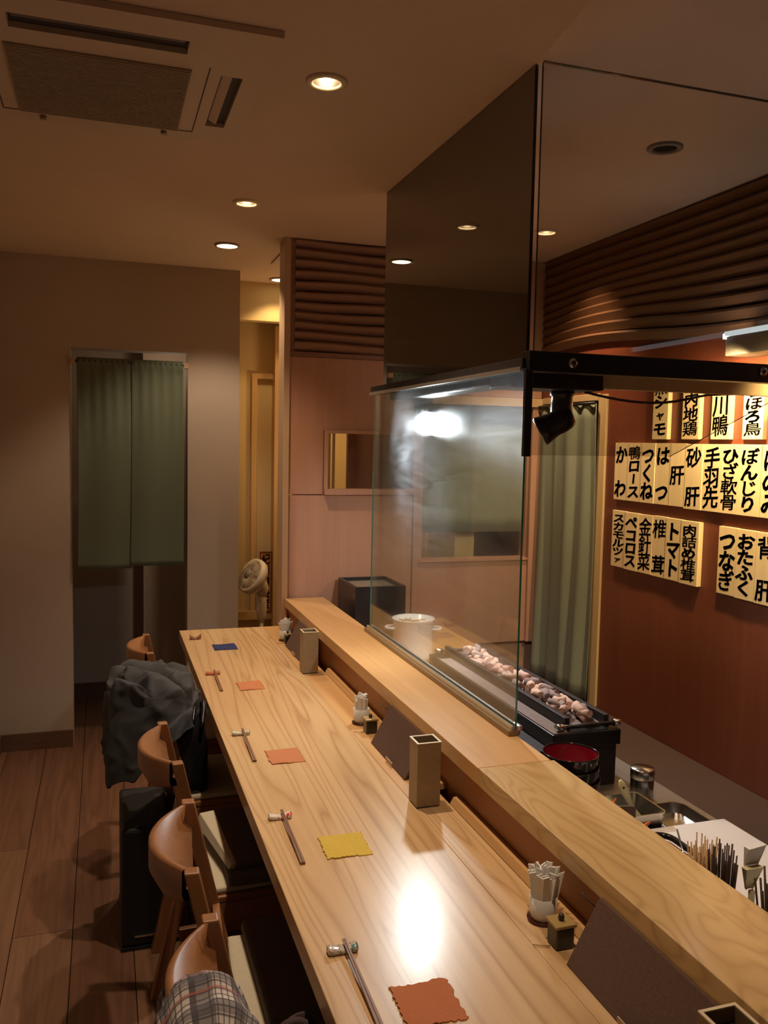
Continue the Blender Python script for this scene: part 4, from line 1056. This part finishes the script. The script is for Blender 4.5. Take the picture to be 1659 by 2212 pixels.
def tray_pts(ex, z):
    out = []; x0, x1, y0, y1, r = .945, 1.056, 1.262, 1.383, .028
    for (cx_, cy_, a0) in ((x1 - r, y1 - r, 0), (x0 + r, y1 - r, PI / 2), (x0 + r, y0 + r, PI), (x1 - r, y0 + r, 3 * PI / 2)):
        for k in range(6): a = a0 + PI / 2 * k / 5; out.append(Vector((cx_ + (r + ex) * math.cos(a), cy_ + (r + ex) * math.sin(a), z)))
    return out
q_ = tray_pts(-.006, .764); mk('bottom', MB().prism(q_, (0, 0, .006)), M_darkred, tr)
mk('rim', MB().tube(tray_pts(0, .776), .0065, 8, closed=True), M_lacq, tr)
mk('stand', MB().box(.960, 1.04, 1.28, 1.365, .735, .7635), M_base, tr)

# skewers and sticks behind the shelf: containers stand hidden on the bench
def bundle(cx_, cy_, n, zlo, zhi, r, spread, mat, name, label, group, rad, tin):
    rnd = random.Random(name + label)
    for i in range(n):
        a = i * 2.399; q = math.sqrt((i + .5) / n)
        b0 = Vector((cx_ + rad * q * math.cos(a), cy_ + rad * q * math.sin(a), .7355))
        tp = Vector((cx_ + (rad + spread) * q * math.cos(a), cy_ + (rad + spread) * q * math.sin(a), rnd.uniform(zlo, zhi)))
        mk(name, MB().tube([b0, tp], [r * .8, r], 6), mat, label=label, cat='skewer', group=group)
    t = mk('skewer_jar', MB().lathe([(rad + .006, .7350), (rad + .010, .7355), (rad + .012, .79), (rad + .010, .79), (rad + .006, .7358)], (cx_, cy_, 0), 24, caps=False), M_steel, label=tin, cat='jar')
bundle(.996, 1.200, 40, .828, .860, .0013, .010, M_bamboo, 'bamboo_skewer', 'thin tan bamboo skewer in the left bundle behind the shelf', 'bamboo skewers behind the shelf', .018, 'steel jar holding the tan bamboo skewers')
bundle(.982, 1.135, 34, .850, .884, .0014, .008, M_scorch, 'iron_skewer', 'dark iron skewer in the middle bundle behind the shelf', 'dark skewers behind the shelf', .018, 'steel jar holding the dark middle skewers')
bundle(.988, 1.012, 26, .862, .895, .0018, .020, M_scorch, 'iron_skewer', 'dark thick skewer in the bundle cut by the right edge', 'dark skewers at the right edge', .020, 'steel jar holding the dark skewers at the right edge')
br = thing('basting_brush', 'pale basting brush with wide bristles standing among the skewers', 'brush', (1.03, 1.104, .7355))
mk('bristles', MB().hexa([(1.003, 1.108, .852), (1.029, 1.108, .852), (1.029, 1.106, .852), (1.003, 1.106, .852), (1.000, 1.094, .886), (1.035, 1.094, .890), (1.035, 1.108, .890), (1.000, 1.108, .886)]), M_paper, br, bevel=.002)
mk('ferrule', MB().hexa([(1.008, 1.108, .812), (1.020, 1.108, .812), (1.020, 1.105, .812), (1.008, 1.105, .812), (0.996, 1.094, .852), (1.032, 1.094, .852), (1.032, 1.107, .852), (0.996, 1.107, .852)]), M_spoon, br, bevel=.002)
mk('handle', MB().box(1.010, 1.019, 1.097, 1.104, .7355, .812), M_spoon, br, bevel=.001)
mk('metal_rod', MB().tube([(1.045, 1.335, .8065), (.975, 1.205, .7895)], .0018, 6), M_steel, label='thin steel rod leaning across the white cutting board', cat='rod')
